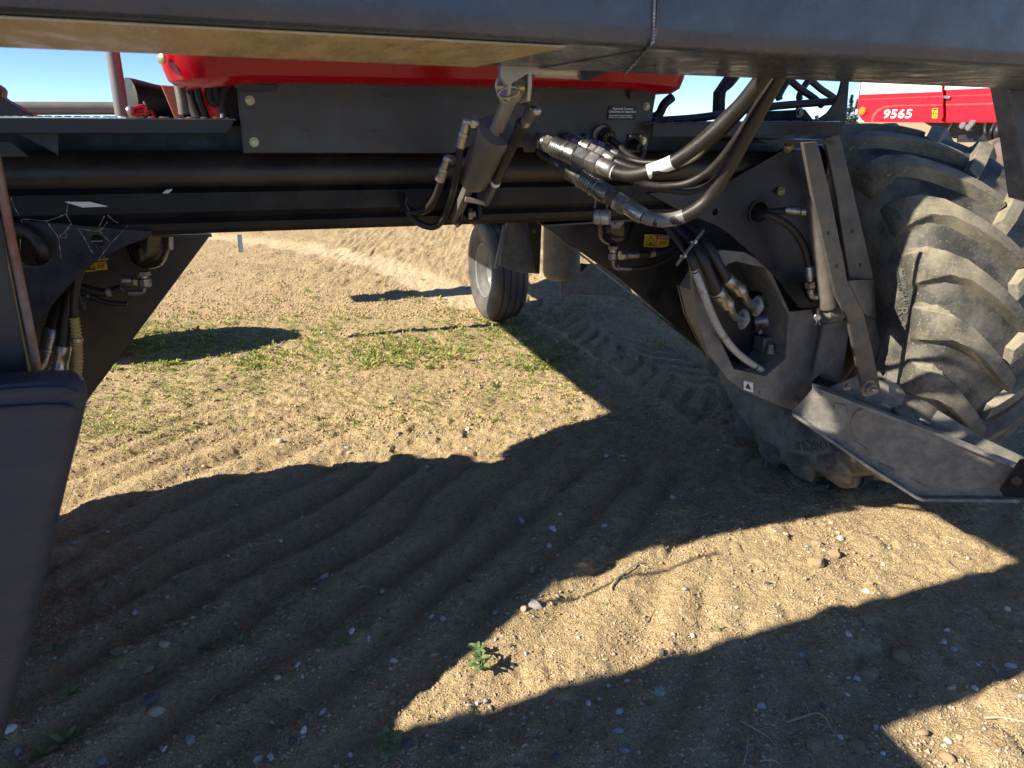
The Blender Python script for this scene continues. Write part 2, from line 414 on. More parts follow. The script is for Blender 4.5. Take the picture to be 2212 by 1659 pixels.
def soil_material():
    m = bpy.data.materials.new('dry sandy soil'); m.use_nodes = True; nt = m.node_tree; b = nt.nodes['Principled BSDF']
    tc = _n(nt, 'ShaderNodeTexCoord')
    def noise(sc, det=6, rg=0.62):
        n = _n(nt, 'ShaderNodeTexNoise'); n.inputs['Scale'].default_value = sc; n.inputs['Detail'].default_value = det
        n.inputs['Roughness'].default_value = rg; nt.links.new(tc.outputs['Object'], n.inputs['Vector']); return n.outputs[0]
    def ramp(v, stops):
        r = _n(nt, 'ShaderNodeValToRGB'); nt.links.new(v, r.inputs[0]); e = r.color_ramp.elements
        e[0].position, e[0].color = stops[0][0], (*stops[0][1], 1); e[1].position, e[1].color = stops[-1][0], (*stops[-1][1], 1)
        for p, c in stops[1:-1]:
            q = e.new(p); q.color = (*c, 1)
        return r.outputs[0]
    def mix(f, a, c, blend='MIX'):
        n = _n(nt, 'ShaderNodeMix'); n.data_type = 'RGBA'; n.blend_type = blend
        if isinstance(f, float): n.inputs[0].default_value = f
        else: nt.links.new(f, n.inputs[0])
        for s, q in ((6, a), (7, c)):
            if isinstance(q, tuple): n.inputs[s].default_value = (*q, 1)
            else: nt.links.new(q, n.inputs[s])
        return n.outputs[2]
    c1 = ramp(noise(2.3), [(0.3, (0.49, 0.385, 0.232)), (0.55, (0.57, 0.450, 0.268)), (0.75, (0.51, 0.390, 0.236))])
    c2 = ramp(noise(70, 4, 0.7), [(0.28, (0.60, 0.57, 0.54)), (0.5, (0.98, 0.98, 0.98)), (0.75, (1.15, 1.12, 1.08))])
    c = mix(1.0, c1, c2, 'MULTIPLY')
    c3 = ramp(noise(330, 2, 0.5), [(0.3, (0.72, 0.70, 0.68)), (0.6, (1.06, 1.06, 1.06))])
    c = mix(1.0, c, c3, 'MULTIPLY')
    at_ = _n(nt, 'ShaderNodeAttribute'); at_.attribute_name = 'packed'
    mm = _n(nt, 'ShaderNodeMath'); mm.operation = 'MULTIPLY'; mm.inputs[1].default_value = 0.9
    nt.links.new(at_.outputs['Fac'], mm.inputs[0])
    c = mix(mm.outputs[0], c, (0.70, 0.56, 0.36))
    nt.links.new(c, b.inputs['Base Color'])
    b.inputs['Roughness'].default_value = 0.95; b.inputs['Specular IOR Level'].default_value = 0.12
    add = _n(nt, 'ShaderNodeMath'); add.operation = 'ADD'
    k = _n(nt, 'ShaderNodeMath'); k.operation = 'MULTIPLY'; k.inputs[1].default_value = 0.45
    vo = _n(nt, 'ShaderNodeTexVoronoi'); vo.inputs['Scale'].default_value = 170; nt.links.new(tc.outputs['Object'], vo.inputs['Vector'])
    nt.links.new(vo.outputs['Distance'], k.inputs[0])
    nt.links.new(noise(130, 4, 0.75), add.inputs[0]); nt.links.new(k.outputs[0], add.inputs[1])
    bp = _n(nt, 'ShaderNodeBump'); bp.inputs['Strength'].default_value = 1.0; bp.inputs['Distance'].default_value = 0.0075
    nt.links.new(add.outputs[0], bp.inputs['Height'])
    b2 = _n(nt, 'ShaderNodeBump'); b2.inputs['Strength'].default_value = 0.8; b2.inputs['Distance'].default_value = 0.05
    nt.links.new(noise(9, 6, 0.7), b2.inputs['Height'])
    nt.links.new(b2.outputs[0], bp.inputs['Normal'])
    nt.links.new(bp.outputs[0], b.inputs['Normal'])
    return m
M['soil'] = soil_material()
me.materials.append(M['soil'])

# ================================================================== THE WINDROWER
W = empty('windrower', (XC, 2.28, 0))
tag(W, 'dark grey windrower with a red cowl standing over the tilled soil', 'windrower')

# ---- cross beam: round pipe over a box beam
bl, br = at(325, 510, YB), at(1200, 480, YB)
dz = (br.z - bl.z) / (br.x - bl.x)
def beam_pt(X, Y, z): return Vector((X, Y, z + dz * (X - bl.x)))
zb = bl.z
XA, XB = XC - 1.12, XC + 1.12
prof = [(0.05, 0.0), (0.30, 0.0), (0.325, 0.02), (0.325, 0.115), (0.02, 0.115), (0.0, 0.10), (0.0, 0.055), (0.012, 0.040), (0.0, 0.028), (0.002, 0.012), (0.018, 0.0)]
mb = MB(); mb.rings([[beam_pt(x, YB + p, zb + q) for p, q in prof] for x in (XA, XB)])
beam = build(mb, 'cross_beam', 'beam', W, angle=25)
mb = MB(); mb.cyl(beam_pt(XA - 0.05, YB + 0.055, zb + 0.145), beam_pt(XB + 0.0, YB + 0.055, zb + 0.145), 0.050, n=36)
build(mb, 'torque_pipe', 'black', W)
mb = MB(); mb.cyl(beam_pt(XB - 0.02, YB + 0.055, zb + 0.145), beam_pt(XB + 0.10, YB + 0.055, zb + 0.145), 0.060, n=36)
mb.lathe(beam_pt(XB + 0.10, YB + 0.055, zb + 0.145), (1, 0, 0), [(0, 0.075), (0.02, 0.075)], 30)
build(mb, 'pipe_collar', 'paint', W)
mb = MB(); mb.box(Vector((.2, YB + 0.2, 1.385)), UX * 1.62, UY * 0.02, UZ * 0.072)   # back wall of the beam trough
build(mb, 'trough_wall', 'black', W, 0.003)
# white paper sticker, a dried speck and the drip tube under the beam
mb = MB(); mb.prism(Q([(139, 436), (194, 436), (234, 446), (178, 448)], YB - 0.006), UY * 0.002)
o = build(mb, 'paper_sticker', 'label_w', beam); o['label'] = 'white paper sticker on the beam'
mb = MB(); mb.tube([at(352, 417, YB - .004), at(362, 413, YB - .006), at(372, 409, YB - .004)], lambda t: 0.001 + 0.004 * math.sin(math.pi * t), 8)
build(mb, 'dried_speck', 'label_w', beam)
mb = MB(); mb.cyl(at(517, 508, YB + .03), at(521, 545, YB + .03), 0.0055, n=14)
o = build(mb, 'drain_tube', 'label_w', W); o['label'] = 'short pale drain tube under the beam'

# ---- red cowl with rounded corners
XL, XR, YF = at(338, 150, 1.78).x, at(1513, 165, 1.78).x, 1.78
def cowl_ring(inset, z, drop):
    pts = []
    x0, x1, y0, y1, r = XL + inset, XR - inset, YF + inset, 2.75, max(0.03, 0.10 - inset * 0.6)
    for k in range(9):
        a = math.pi + k / 8 * math.pi / 2; pts.append((x0 + r + r * math.cos(a), y0 + r + r * math.sin(a)))
    for k in range(1, 14):
        pts.append((x0 + r + (x1 - x0 - 2 * r) * k / 14, y0 - 0.012 * math.sin(math.pi * k / 14)))
    for k in range(9):
        a = -math.pi / 2 + k / 8 * math.pi / 2; pts.append((x1 - r + r * math.cos(a), y0 + r + r * math.sin(a)))
    pts += [(x1, y1), (x0, y1)]
    out = []
    for x, y in pts:
        e = min(abs(x - x0), abs(x - x1)); d = drop * math.exp(-(e / 0.11) ** 2)
        out.append(Vector((x, y, z - d)))
    return out
zc0 = at(900, 184, YF).z
mb = MB(); mb.rings([cowl_ring(i, zc0 + z, d) for i, z, d in ((0.16, 0.012, 0.0), (0.060, 0.000, 0.010), (0.030, 0.004, 0.012), (0.012, 0.016, 0.012), (0.004, 0.034, 0.006), (0.0, 0.055, 0.0), (-0.012, 0.16, 0), (-0.03, 0.45, 0), (-0.01, 0.62, 0))])
cowl = build(mb, 'cowl', 'red', W, angle=30)
mb = MB(); p = Vector((XL + .012, YF + .035, zc0 + .045)); mb.lathe(p, (-1, -0.9, 0), [(0, 0.011), (0.004, 0.011), (0.007, 0.006)], 16)
build(mb, 'screw', 'zinc_y', cowl)
# ---- cab over the cowl and the frame with the engine cover behind
mb = MB(); mb.box((XC, 2.75, 2.75), UX * 0.78, UY * 0.8, UZ * 0.62); build(mb, 'cab', 'gloss', W, 0.06, seg=3)
mb = MB(); mb.box((XC, 3.75, 1.36), UX * 0.74, UY * 1.25, UZ * 0.115); build(mb, 'main_frame', 'black', W, 0.01)
mb = MB(); mb.box((XC, 4.15, 1.95), UX * 0.68, UY * 0.85, UZ * 0.42); build(mb, 'engine_cover', 'red', W, 0.08, seg=3)

build(MB().box((XL + .17, 2.3, 1.50), UX * .10, UY * .01, UZ * .055), 'splash_plate', 'black', W)
build(MB().box((-1.0, 1.36, 2.44), UX * .03, UY * .30, UZ * .12), 'shadow_bar', 'black', W, .01)  # added out of view, only to shade the soil at the right
build(MB().cyl((-1.0, 1.64, 2.44), (-.15, 2.1, 2.44), .03, n=16), 'shadow_bar_strut', 'black', W)  # stay joining the added shadow caster to the cab
# ---- control panel under the cowl
YP = 1.845
pan = build(MB().prism(Q([(511, 178), (528, 331), (975, 331), (988, 327), (1000, 318), (1131, 318), (1131, 329), (1157, 329), (1158, 312), (1385, 326), (1396, 325), (1417, 203), (1404, 185)], YP), UY * 0.006), 'control_panel', 'panel', W, 0.002)
pan['label'] = 'dark control panel with couplers and a printed notice'
build(MB().prism([at(511, 178, YP), at(526, 331, YP), at(526, 331, YP) + UY * .10, at(511, 178, YP) + UY * .10], UX * 0.005), 'side_flange', 'panel', pan, 0.001)
build(MB().prism([at(1417, 203, YP + .007), at(1397, 325, YP + .007), at(1397, 325, YP + .007) + UY * .09, at(1417, 203, YP + .007) + UY * .09], UX * -0.005), 'side_flange', 'panel', pan, 0.001)
for x, y in ((540, 217), (549, 307), (1396, 230), (1389, 304)):
    c = at(x, y, YP)
    mb = MB(); mb.lathe(c, -UY, [(0, 0.0105), (0.002, 0.0105), (0.002, 0.0075)], 20); mb.hexa(c - UY * .002, -UY, 0.0072, 0.006)
    build(mb, 'bolt', 'zinc_y', pan)
for pts in ([(500, 178), (597, 182), (597, 197), (520, 197)], [(1361, 195), (1415, 197), (1417, 212), (1361, 213)]):
    build(MB().prism(Q(pts, YP - 0.014), UY * 0.013), 'top_latch', 'black', pan, 0.002)
for x, y, w in ((659, 201, 9), (835, 204, 11), (1011, 209, 9), (663, 279, 8), (811, 280, 9)):
    for k in (0, 3.6):
        build(MB().prism(Q([(x - w, y + k), (x + w, y + k - .4), (x + w, y + k + .9), (x - w, y + k + 1.2)], YP - 0.0016), UY * 0.0014), 'slit', 'label_k', pan)
# printed notice
lab = build(MB().prism(Q([(1315.5, 230), (1376, 230.5), (1372, 259), (1311.5, 259)], YP - 0.003), UY * 0.002), 'notice', 'label_k', pan)
lab['label'] = 'black notice about electrical contact cleanliness'
c = at(1344.5, 235.5, YP - 0.004); ux = (at(1376, 230.5, YP) - at(1315.5, 230, YP)); uz = (at(1343, 230, YP) - at(1341, 259, YP)); uz = (uz - ux.normalized() * uz.dot(ux.normalized()))
S = ux.length / 60.5
for t, x, y, sz in (('Electrical Contact', 1345.5, 235, 6.1), ('Cleanliness Is Important', 1344.5, 241.3, 6.1), ('Keep Protective Caps Connected To', 1341.0, 249.2, 3.3), ('Harnesses Or To Each Other At All Times', 1341.0, 253.5, 3.0)):
    lettering(t, at(x, y, YP - 0.004), ux, uz, sz * S, 'label_w', lab, align='CENTER', bold=0.00012)
# electrical connectors on the panel
def connector(q, r, L, name, q2):
    c = at(*q, YP); e = at(*q2, YP - L)
    ax = (e - c).normalized()
    p = build(MB().lathe(c - ax * 0.004, ax, [(0, r * 1.15), (0.008, r * 1.15), (0.008, r), (L * 0.55, r), (L * 0.55, r * 0.92), (L * 0.8, r * 0.92), (L * 0.8, r * .8), (L, r * 0.8)], 24), name, 'label_k', pan)
    return p, c, ax
pc, c, ax = connector((1304, 292), 0.024, 0.045, 'round_connector', (1318, 301))
build(MB().lathe(at(1298, 291, YP - .004), ax, [(0, 0.0255), (0.007, 0.0255), (0.007, 0.022)], 24), 'lock_ring', 'zinc', pc)
for k in range(9):
    a = k / 9 * 6.283; u = ax.orthogonal().normalized(); w = ax.cross(u)
    build(MB().lathe(c + ax * 0.041 + (u * math.cos(a) + w * math.sin(a)) * 0.012, ax, [(0, 0.0022), (0.003, 0.002)], 8), 'contact_pin', 'loom_y', pc)
pc2, c2, ax2 = connector((1368, 310), 0.014, 0.06, 'square_connector', (1385, 321))
build(MB().box(c2 - UY * .003, UX * .020, UY * .003, UZ * .024), 'flange', 'label_k', pc2, 0.001)
for a, b in ((-1, -1), (-1, 1), (1, -1), (1, 1)):
    build(MB().lathe(c2 + UX * .016 * a + UZ * .020 * b - UY * .006, -UY, [(0, .003), (.003, .003)], 8), 'flange_screw', 'zinc', pc2)

# ---- platforms left and right
def platform(q0, q1, Y, h, chamfer, name):
    a, b = at(*q0, Y), at(*q1, Y)
    t = MB()
    lip = [a, b, b + UX * chamfer - UZ * h, a - UZ * h]
    t.prism([a, b, b - UX * chamfer - UZ * h, a - UZ * h], UY * 0.005)
    o = build(t, name, 'paint', W, 0.002)
    p = [a + UZ * .001, b + UZ * .001]
    t = MB(); t.prism([p[0] + UY * .006, p[1] + UY * .006, p[1] + UY * 1.5, p[0] + UY * .95], -UZ * 0.004); build(t, 'deck', 'paint2', o)
    n = int((b - a).length / 0.055)
    t = MB()
    for i in range(n):
        for j in range(3):
            c = a.lerp(b, (i + .5 * (j % 2) + .3) / n) + UY * (0.03 + j * .05) + UZ * .002
            t.lathe(c, UZ, [(0, .010), (.003, .006)], 8)
    build(t, 'tread_studs', 'paint', o)
    return o
pl = platform((-1150, 246), (508, 258), 1.80, 0.030, 0.022, 'platform')
pl['label'] = 'left walkway platform'
for pts, Y in (([(16, 279), (126, 279), (126, 338), (118, 330)], 1.95), ([(-60, 300), (26, 306), (62, 339), (-60, 339)], 1.90)):
    build(MB().prism(Q(pts, Y), UY * 0.008), 'gusset', 'black', pl, 0.001)
pr = platform((1411, 266), (1829, 263), 1.80, 0.036, 0.022, 'platform')
pr['label'] = 'right walkway platform'
mb = MB(); mb.prism(Q([(1640, 302), (1806, 302), (1803, 312), (1655, 309)], 1.83), UY * .25); build(mb, 'under_flange', 'black', pr)

# ---- handrails and brackets over the platforms
hr = build(MB().tube([at(231 + 10, 60, 2.7), at(242, 106, 2.7), at(253, 175, 2.7), at(264, 251, 2.7)], 0.0205, 20), 'handrail', 'grey_rail', W)
hr['label'] = 'grey tubular handrail at the left platform'
build(MB().cyl(at(0, 234, 2.72), at(257, 234, 2.72), 0.0195, n=18), 'rail_bar', 'grey_rail', hr)
build(MB().cyl(at(-200, 233, 2.72), at(0, 234, 2.72), 0.0195, n=18), 'rail_bar', 'grey_rail', hr)
foot = build(MB().prism(Q([(-30, 170), (-2, 188), (4, 196), (2, 210), (10, 216), (45, 235), (50, 240), (50, 243), (70, 243), (70, 251), (-30, 251)], 1.98), UY * 0.05), 'mirror_foot', 'black', W, 0.004)
# black flared duct and red latch beyond the left platform
c = at(330, 222, 3.1)
mb = MB(); mb.lathe(at(276, 216, 3.0), Vector((0.9, 0.5, -0.05)), [(0, 0.060), (0.004, 0.074), (0.03, 0.072), (0.10, 0.060), (0.2, 0.050), (0.3, 0.046)], 28)
o = build(mb, 'intake_duct', 'rubber', W); o['label'] = 'black flared duct behind the left platform'
la = build(MB().tube([at(284, 243, 2.5), at(300, 240, 2.5), at(313, 237, 2.5)], [0.010, 0.017, 0.017], 14), 'latch', 'red', W)
la['label'] = 'small red latch on the left platform'
for a, b, w in (((288, 234), (312, 228), 0.006), ((287, 248), (314, 246), 0.006), ((289, 233), (286, 250), .007), ((311, 227), (315, 249), .007)):
    build(MB().bar(at(*a, 2.485), at(*b, 2.485), .012, w), 'frame_strap', 'red', la)
build(MB().lathe(at(275, 241, 2.5), (at(284, 240, 2.5) - at(275, 241, 2.5)), [(0, .013), (.006, .016), (.014, .016), (.016, .012), (.03, .012)], 16), 'threaded_end', 'zinc', la)
build(MB().tube([at(311, 219, 2.49), at(313, 226, 2.49), at(316, 238, 2.49), at(320, 248, 2.49)], .0035, 8), 'pull_pin', 'zinc', la)
build(MB().tube([at(318, 245, 2.49), at(326, 241, 2.49), at(331, 247, 2.49), at(333, 253, 2.49)], .004, 8, 4), 'wire_loop', 'red', la)
# posts and hoses under the left end of the cowl
build(MB().prism(Q([(347, 183), (380, 186), (397, 255), (377, 255)], 1.98), UY * .03), 'cowl_post', 'red_d', W, .002)
build(MB().prism(Q([(427, 180), (470, 178), (482, 255), (452, 255)], 2.2), UY * .03), 'cowl_post', 'red', W, .002)
build(MB().tube([at(386, 180, 1.96), at(393, 215, 1.95), at(398, 247, 1.95)], .0125, 14), 'hanger_tube', 'cast', W)
build(MB().tube([at(424, 176, 2.0), at(432, 215, 2.0), at(448, 257, 2.0)], .0085, 12), 'hanger_tube', 'rubber', W)
build(MB().tube([at(410, 178, 2.05), at(416, 215, 2.05), at(432, 257, 2.05)], .017, 14, 4), 'wiring_loop', 'black', W)
build(MB().tube([at(452, 178, 2.0), at(454, 210, 2.0), at(461, 222, 2.0), at(470, 215, 2.0), at(466, 190, 2.0), at(478, 178, 2.0)], .011, 12, 6), 'wiring_loop', 'rubber', W)
build(MB().tube([at(500, 178, 2.0), at(485, 195, 2.0), at(482, 225, 2.0), at(490, 258, 2.0)], .012, 12, 6), 'wiring_loop', 'rubber', W)
build(MB().cyl(at(480, 255, 1.9), at(481, 246, 1.9), .005, n=12), 'small_pin', 'zinc', W)

# right side rails
rr = build(MB().tube([at(1408, 262, 1.90), at(1520, 253, 1.90), at(1659, 231, 1.90), at(1800, 219, 1.90)], 0.0115, 18, 6), 'handrail', 'paint', W)
rr['label'] = 'dark handrail tube along the right platform'
br_ = build(MB().prism(Q([(1821, 168), (1835, 168), (1829, 258), (1767, 258), (1788, 244), (1805, 222), (1814, 196)], 1.86), UY * 0.008), 'rail_bracket', 'paint', W, .001)
build(MB().prism(Q([(1745, 257), (1830, 257), (1830, 262), (1745, 262)], 1.84), UY * 0.10), 'bracket_foot', 'paint', br_, .001)
build(MB().cyl(at(1765, 259, 1.842), at(1764, 250, 1.842), .006, n=6), 'bolt', 'zinc', br_)
def hook(dx, Y):
    pts = [(1684 + dx, 215), (1683 + dx, 206), (1697 + dx, 181), (1704 + dx, 175), (1712 + dx, 178), (1730 + dx, 193), (1757 + dx, 211), (1776 + dx, 228)]
    t = MB(); t.tube(Q(pts, Y), 0.0105, 12, 5)
    build(t, 'grab_hook', 'black', W)
hook(0, 1.92); hook(44, 2.03)
build(MB().lathe(at(1723, 243, 1.9), -UY, [(0, .016), (.01, .016), (.01, .009), (.016, .009)], 6), 'hook_nut', 'steel_d', W)
build(MB().prism(Q([(1659, 240), (1740, 236), (1760, 262), (1655, 262)], 1.95), UY * .02), 'hook_plate', 'paint', W, .002)
t = MB(); t.tube(Q([(1610, 120), (1592, 160), (1575, 182), (1559, 200), (1557, 262)], 2.05), 0.0135, 14, 4); build(t, 'rail_upright', 'black', W)
t = MB(); t.prism(Q([(1580, 158), (1552, 199), (1550, 243), (1557, 241), (1559, 200), (1590, 160)], 2.03), UY * .03); build(t, 'rail_bracket', 'paint', W, .002)
t = MB(); t.tube(Q([(1452, 210), (1435, 225), (1424, 246), (1411, 254)], 1.95), 0.0135, 14, 5); build(t, 'rail_upright', 'black', W)

# ---- legs: front plate with a curved edge, back plate with a straight slanting edge
def circ(q, r, Y, n=20, sx=1.0, sz=1.0):
    c = at(*q, Y); return [c + UX * r * sx * math.cos(2 * math.pi * k / n) + UZ * r * sz * math.sin(2 * math.pi * k / n) for k in range(n)]
legL = empty('leg', (XC, 2.28, 0), W); legL['label'] = 'left leg with a curved front plate'
outl = [(-260, 440), (10, 474), (329, 500), (325, 510), (310, 517), (280, 528), (250, 542), (212, 562), (185, 583), (160, 607), (140, 628), (120, 650), (104, 671), (90, 692), (79, 712), (70, 732), (60, 770), (52, 830), (-260, 830)]
sheet('front_plate', Q(outl, YB - 0.012), [circ((68, 540), 0.040, YB - .012, 24), circ((209, 521), 0.0145, YB - .012, 18)], UY * 0.012, 'paint', legL)
t = MB(); c0 = at(209, 521, YB - .013); t.lathe(c0 + UY * .002, UY, [(0, .0145), (.004, .0145)], 18); t.v = [v for v in t.v]
build(MB().box(at(209, 521, YB - .015), UX * .0125, UY * .001, UZ * .0016), 'key_tab', 'steel_d', legL)
build(MB().box(at(211, 537, YB - .0145), UX * .0035, UY * .001, UZ * .011), 'key_slot', 'label_k', legL)
build(MB().prism(Q([(457, 505), (217, 827), (150, 917), (-200, 917), (-200, 500)], YB + 0.36), UY * 0.012), 'back_plate', 'black', legL, .001)
build(MB().prism([at(457, 507, YB + .05), at(457, 505, YB + .372), at(330, 505, YB + .372), at(330, 507, YB + .05)], UZ * -.006), 'web_plate', 'black', legL)
# hose through the oval hole and the rim round it
t = MB(); t.tube(Q([(-40, 470), (30, 490), (70, 510), (95, 545)], YB - .03) + [at(90, 560, YB + .06)], .015, 14, 5); build(t, 'hose', 'rubber', legL)
t = MB(); t.rings([[p for p in circ((68, 540), r, Y, 28)] for r, Y in ((.0395, YB - .013), (.046, YB - .013), (.046, YB - .018), (.0395, YB - .018))], closed=True); build(t, 'hole_grommet', 'rubber', legL)

# accumulators, stickers, fittings in both legs
def fitting_run(pts, Y, leg, mirror=1):
    pass
def accumulator(qc, r, leg, Y, qtop, qbot):
    a, b = at(*qtop, Y), at(*qbot, Y); L = (a - b).length
    d = (a - b).normalized()
    o = build(MB().lathe(b, d, [(0, 0.008), (0.004, r * .45), (0.016, r * .75), (0.035, r * .93), (0.055, r), (L, r), (L + .03, r * .96)], 32), 'accumulator', 'gloss', leg)
    build(MB().lathe(b + d * .062, d, [(0, r * 1.03), (.006, r * 1.03)], 32), 'band', 'gloss', o)
    return o, b
acl, b0 = accumulator((320, 545), .052, legL, YB + .20, (322, 500), (318, 580))
acr_leg = None
def small_fittings(leg, T, Y):
    """T maps right-hand picture points to this leg"""
    o = build(MB().hexa(at(*T(1325, 531), Y), -UZ, .017, .012), 'hex_fitting', 'nut', leg)
    build(MB().cyl(at(*T(1325, 538), Y), at(*T(1325, 552), Y), .011, n=14), 'swivel', 'zinc', leg)
    build(MB().lathe(at(*T(1325, 545), Y), -UZ, [(0, .010), (.003, .0165), (.022, .0165), (.027, .010)], 8), 'elbow_block', 'steel_d', leg)
    a, b = at(*T(1330, 552), Y), at(*T(1380, 550), Y); d = (b - a).normalized(); L = (b - a).length
    build(MB().hexa(a + d * L * .18, d, .0165, L * .26), 'hex_fitting', 'zinc', leg)
    build(MB().lathe(a + d * L * .45, d, [(0, .010), (.006, .014), (L * .5, .014), (L * .5, .011)], 16), 'ferrule', 'steel_d', leg)
    a2, b2 = at(*T(1335, 579), Y), at(*T(1362, 580), Y)
    build(MB().tube([at(*T(1326, 560), Y), at(*T(1325, 572), Y), at(*T(1329, 579), Y), a2], .0055, 10, 4), 'elbow', 'steel_d', leg)
    build(MB().cyl(a2, b2, .0085, n=12), 'ferrule', 'steel_d', leg)
IDR = lambda x, y: (x, y)
MIR = lambda x, y: (311 - (x - 1325) * 0.90, 590 + (y - 535) * 0.95)

legR = empty('leg', (XC, 2.28, 0), W); legR['label'] = 'right leg with an eight-sided opening'
outr = [(1400, 418), (1486, 465), (1511, 473), (1534, 482), (1556, 492), (1582, 511), (1606, 532), (1624, 547), (1640, 562), (1655, 576), (1672, 592), (1689, 612), (1704, 634), (1719, 655), (1728, 665), (1768, 664), (1775, 560), (1772, 330), (1690, 325), (1560, 400)]
slot = Q([(1732, 610), (1742, 608), (1764, 622), (1766, 645), (1758, 653), (1750, 651), (1741, 640), (1733, 625)], YB - .012)
sheet('front_plate', Q(outr, YB - 0.012), [circ((1640, 459), 0.034, YB - .012, 24), circ((1545, 458), .010, YB - .012, 14), slot], UY * 0.012, 'paint', legR)
t = MB(); t.rings([[p for p in circ((1640, 459), r, Y, 28)] for r, Y in ((.0335, YB - .013), (.040, YB - .013), (.040, YB - .018), (.0335, YB - .018))], closed=True); build(t, 'hole_grommet', 'rubber', legR)
build(MB().prism(Q([(1150, 470), (1172, 487), (1340, 603), (1530, 768), (1560, 800), (1800, 800), (1800, 440)], YB + 0.36), UY * 0.012), 'back_plate', 'black', legR, .001)
build(MB().prism([at(1530, 768, YB + .36), at(1175, 487, YB + .36), at(1178, 486, YB + .372), at(1532, 766, YB + .372)], UZ * -.004), 'edge_strip', 'paint2', legR)
build(MB().prism([at(1175, 486, YB + .02), at(1420, 470, YB + .02), at(1420, 470, YB + .37), at(1175, 486, YB + .37)], UZ * -.006), 'web_plate', 'black', legR)
acr, _ = accumulator((1328, 500), .062, legR, YB + .2, (1330, 450), (1325, 530))
build(MB().prism(Q([(1315, 468), (1352, 468), (1347, 484), (1337, 494), (1326, 494), (1318, 484)], YB + .06), UY * .006), 'tab_plate', 'paint2', legR, .001)
build(MB().box(at(1329, 478, YB + .059), UX * .0025, UY * .001, UZ * .009), 'tab_slot', 'label_k', legR)
small_fittings(legR, IDR, YB + .17)
small_fittings(legL, MIR, YB + .17)
t = MB(); t.tube(Q([(1378, 550), (1410, 547), (1440, 540), (1470, 525), (1490, 505)], YB + .17), .0115, 12, 5); o = build(t, 'hose', 'rubber', legR)
t = MB(); t.cyl(at(1403, 549, YB + .17), at(1413, 547, YB + .17), .0124, n=14); build(t, 'hose_band', 'nut', o)
t = MB(); t.tube(Q([(1361, 580), (1400, 577), (1440, 560), (1475, 530)], YB + .17), .007, 10, 5); build(t, 'hose', 'rubber', legR)
t = MB(); t.tube(Q([(262, 623), (230, 632), (200, 628), (165, 618)], YB + .17), .0115, 12, 5); o = build(t, 'hose', 'rubber', legL)
t = MB(); t.cyl(at(241, 630, YB + .17), at(230, 631, YB + .17), .0124, n=14); build(t, 'hose_band', 'nut', o)
t = MB(); t.tube(Q([(276, 656), (240, 655), (205, 645), (180, 632)], YB + .17), .007, 10, 5); build(t, 'hose', 'rubber', legL)
build(MB().prism(Q([(365, 511), (374, 511), (374, 538), (370, 541), (366, 536)], YB + .17), UY * .006), 'tag_strip', 'loom_w', legL)

# warning stickers
def warn(q, Y, leg, cut=False):
    o = build(MB().prism(Q(q, Y), UY * .002), 'warning_sticker', 'label_y', leg); o['label'] = 'yellow hazard sticker'
    a, b, c, d = [Vector(p) for p in Q(q, Y - .001)]
    def P(u, v): return a.lerp(b, u).lerp(d.lerp(c, u), v)
    build(MB().prism([P(.50, .06), P(.98, .06), P(.98, .30), P(.50, .30)], UY * .0008), 'red_band', 'label_r', o)
    t = MB()
    for k in range(3):
        tri = [P(.25, .12), P(.46, .86), P(.05, .86)]
        t.tube([tri[k], tri[(k + 1) % 3]], .0011, 6)
    build(t, 'triangle_mark', 'label_k', o)
    t = MB()
    for u, v in ((.16, .78), (.20, .62), (.25, .52), (.30, .62), (.34, .78)):
        t.tube([P(.25, .80), P(u, v)], .0011, 6)
    build(t, 'burst_mark', 'label_k', o)
    t = MB(); t.tube([P(.60, .78), P(.68, .48), P(.92, .50), P(.86, .80), P(.60, .78)], .0007, 6); t.tube([P(.66, .66), P(.88, .62)], .0012, 6); build(t, 'glove_mark', 'label_k', o)
    t = MB(); t.tube([P(.49, .04), P(.49, .97)], .0008, 6); t.tube([P(.50, .33), P(.99, .33)], .0006, 6); build(t, 'rule', 'label_k', o)
    lettering('DANGER', P(.66, .19) - UY * .001, (b - a), (a - d), (a - d).length * .20, 'label_w', o)
    tr = [P(.55, .26), P(.64, .26), P(.595, .10)]
    build(MB().prism([p - UY * .0006 for p in tr], UY * .0004), 'alert_mark', 'label_w', o)
warn([(1393, 506), (1446, 508), (1444, 535), (1391, 533)], YB + .30, legR)
warn([(170, 560), (227, 555), (233, 582), (182, 588)], YB + .30, legL)

# ---- right leg: lower housing with an eight-sided opening, motor and hoses inside
YH = YB + 0.006
outh = [(1490, 560), (1560, 540), (1610, 545), (1660, 572), (1706, 674), (1764, 667), (1776, 670), (1785, 682), (1781, 712), (1769, 765), (1756, 829), (1751, 862), (1741, 884), (1731, 890), (1684, 877), (1607, 844), (1573, 820), (1550, 790), (1528, 760), (1505, 690)]
oct_ = [(1572, 570), (1591, 565), (1652, 578), (1704, 684), (1698, 775), (1655, 813), (1585, 797), (1541, 702), (1527, 640)]
sheet('housing_plate', Q(outh, YH), [Q(oct_, YH)], UY * 0.012, 'paint2', legR)
cx = sum(x for x, y in oct_) / len(oct_); cy = sum(y for x, y in oct_) / len(oct_)
oct_in = [(cx + (x - cx) * 1.035, cy + (y - cy) * 1.03) for x, y in oct_]
t = MB(); a, b = Q(oct_in, YH + .004), Q(oct_, YH + .004)
t.rings([b, a, [p + UY * .16 for p in a], [p + UY * .16 for p in b]], closed=True); build(t, 'opening_wall', 'paint2', legR, .001)
build(MB().prism([p + UY * .165 for p in Q(oct_in, YH)], UY * .01), 'opening_back', 'black', legR)
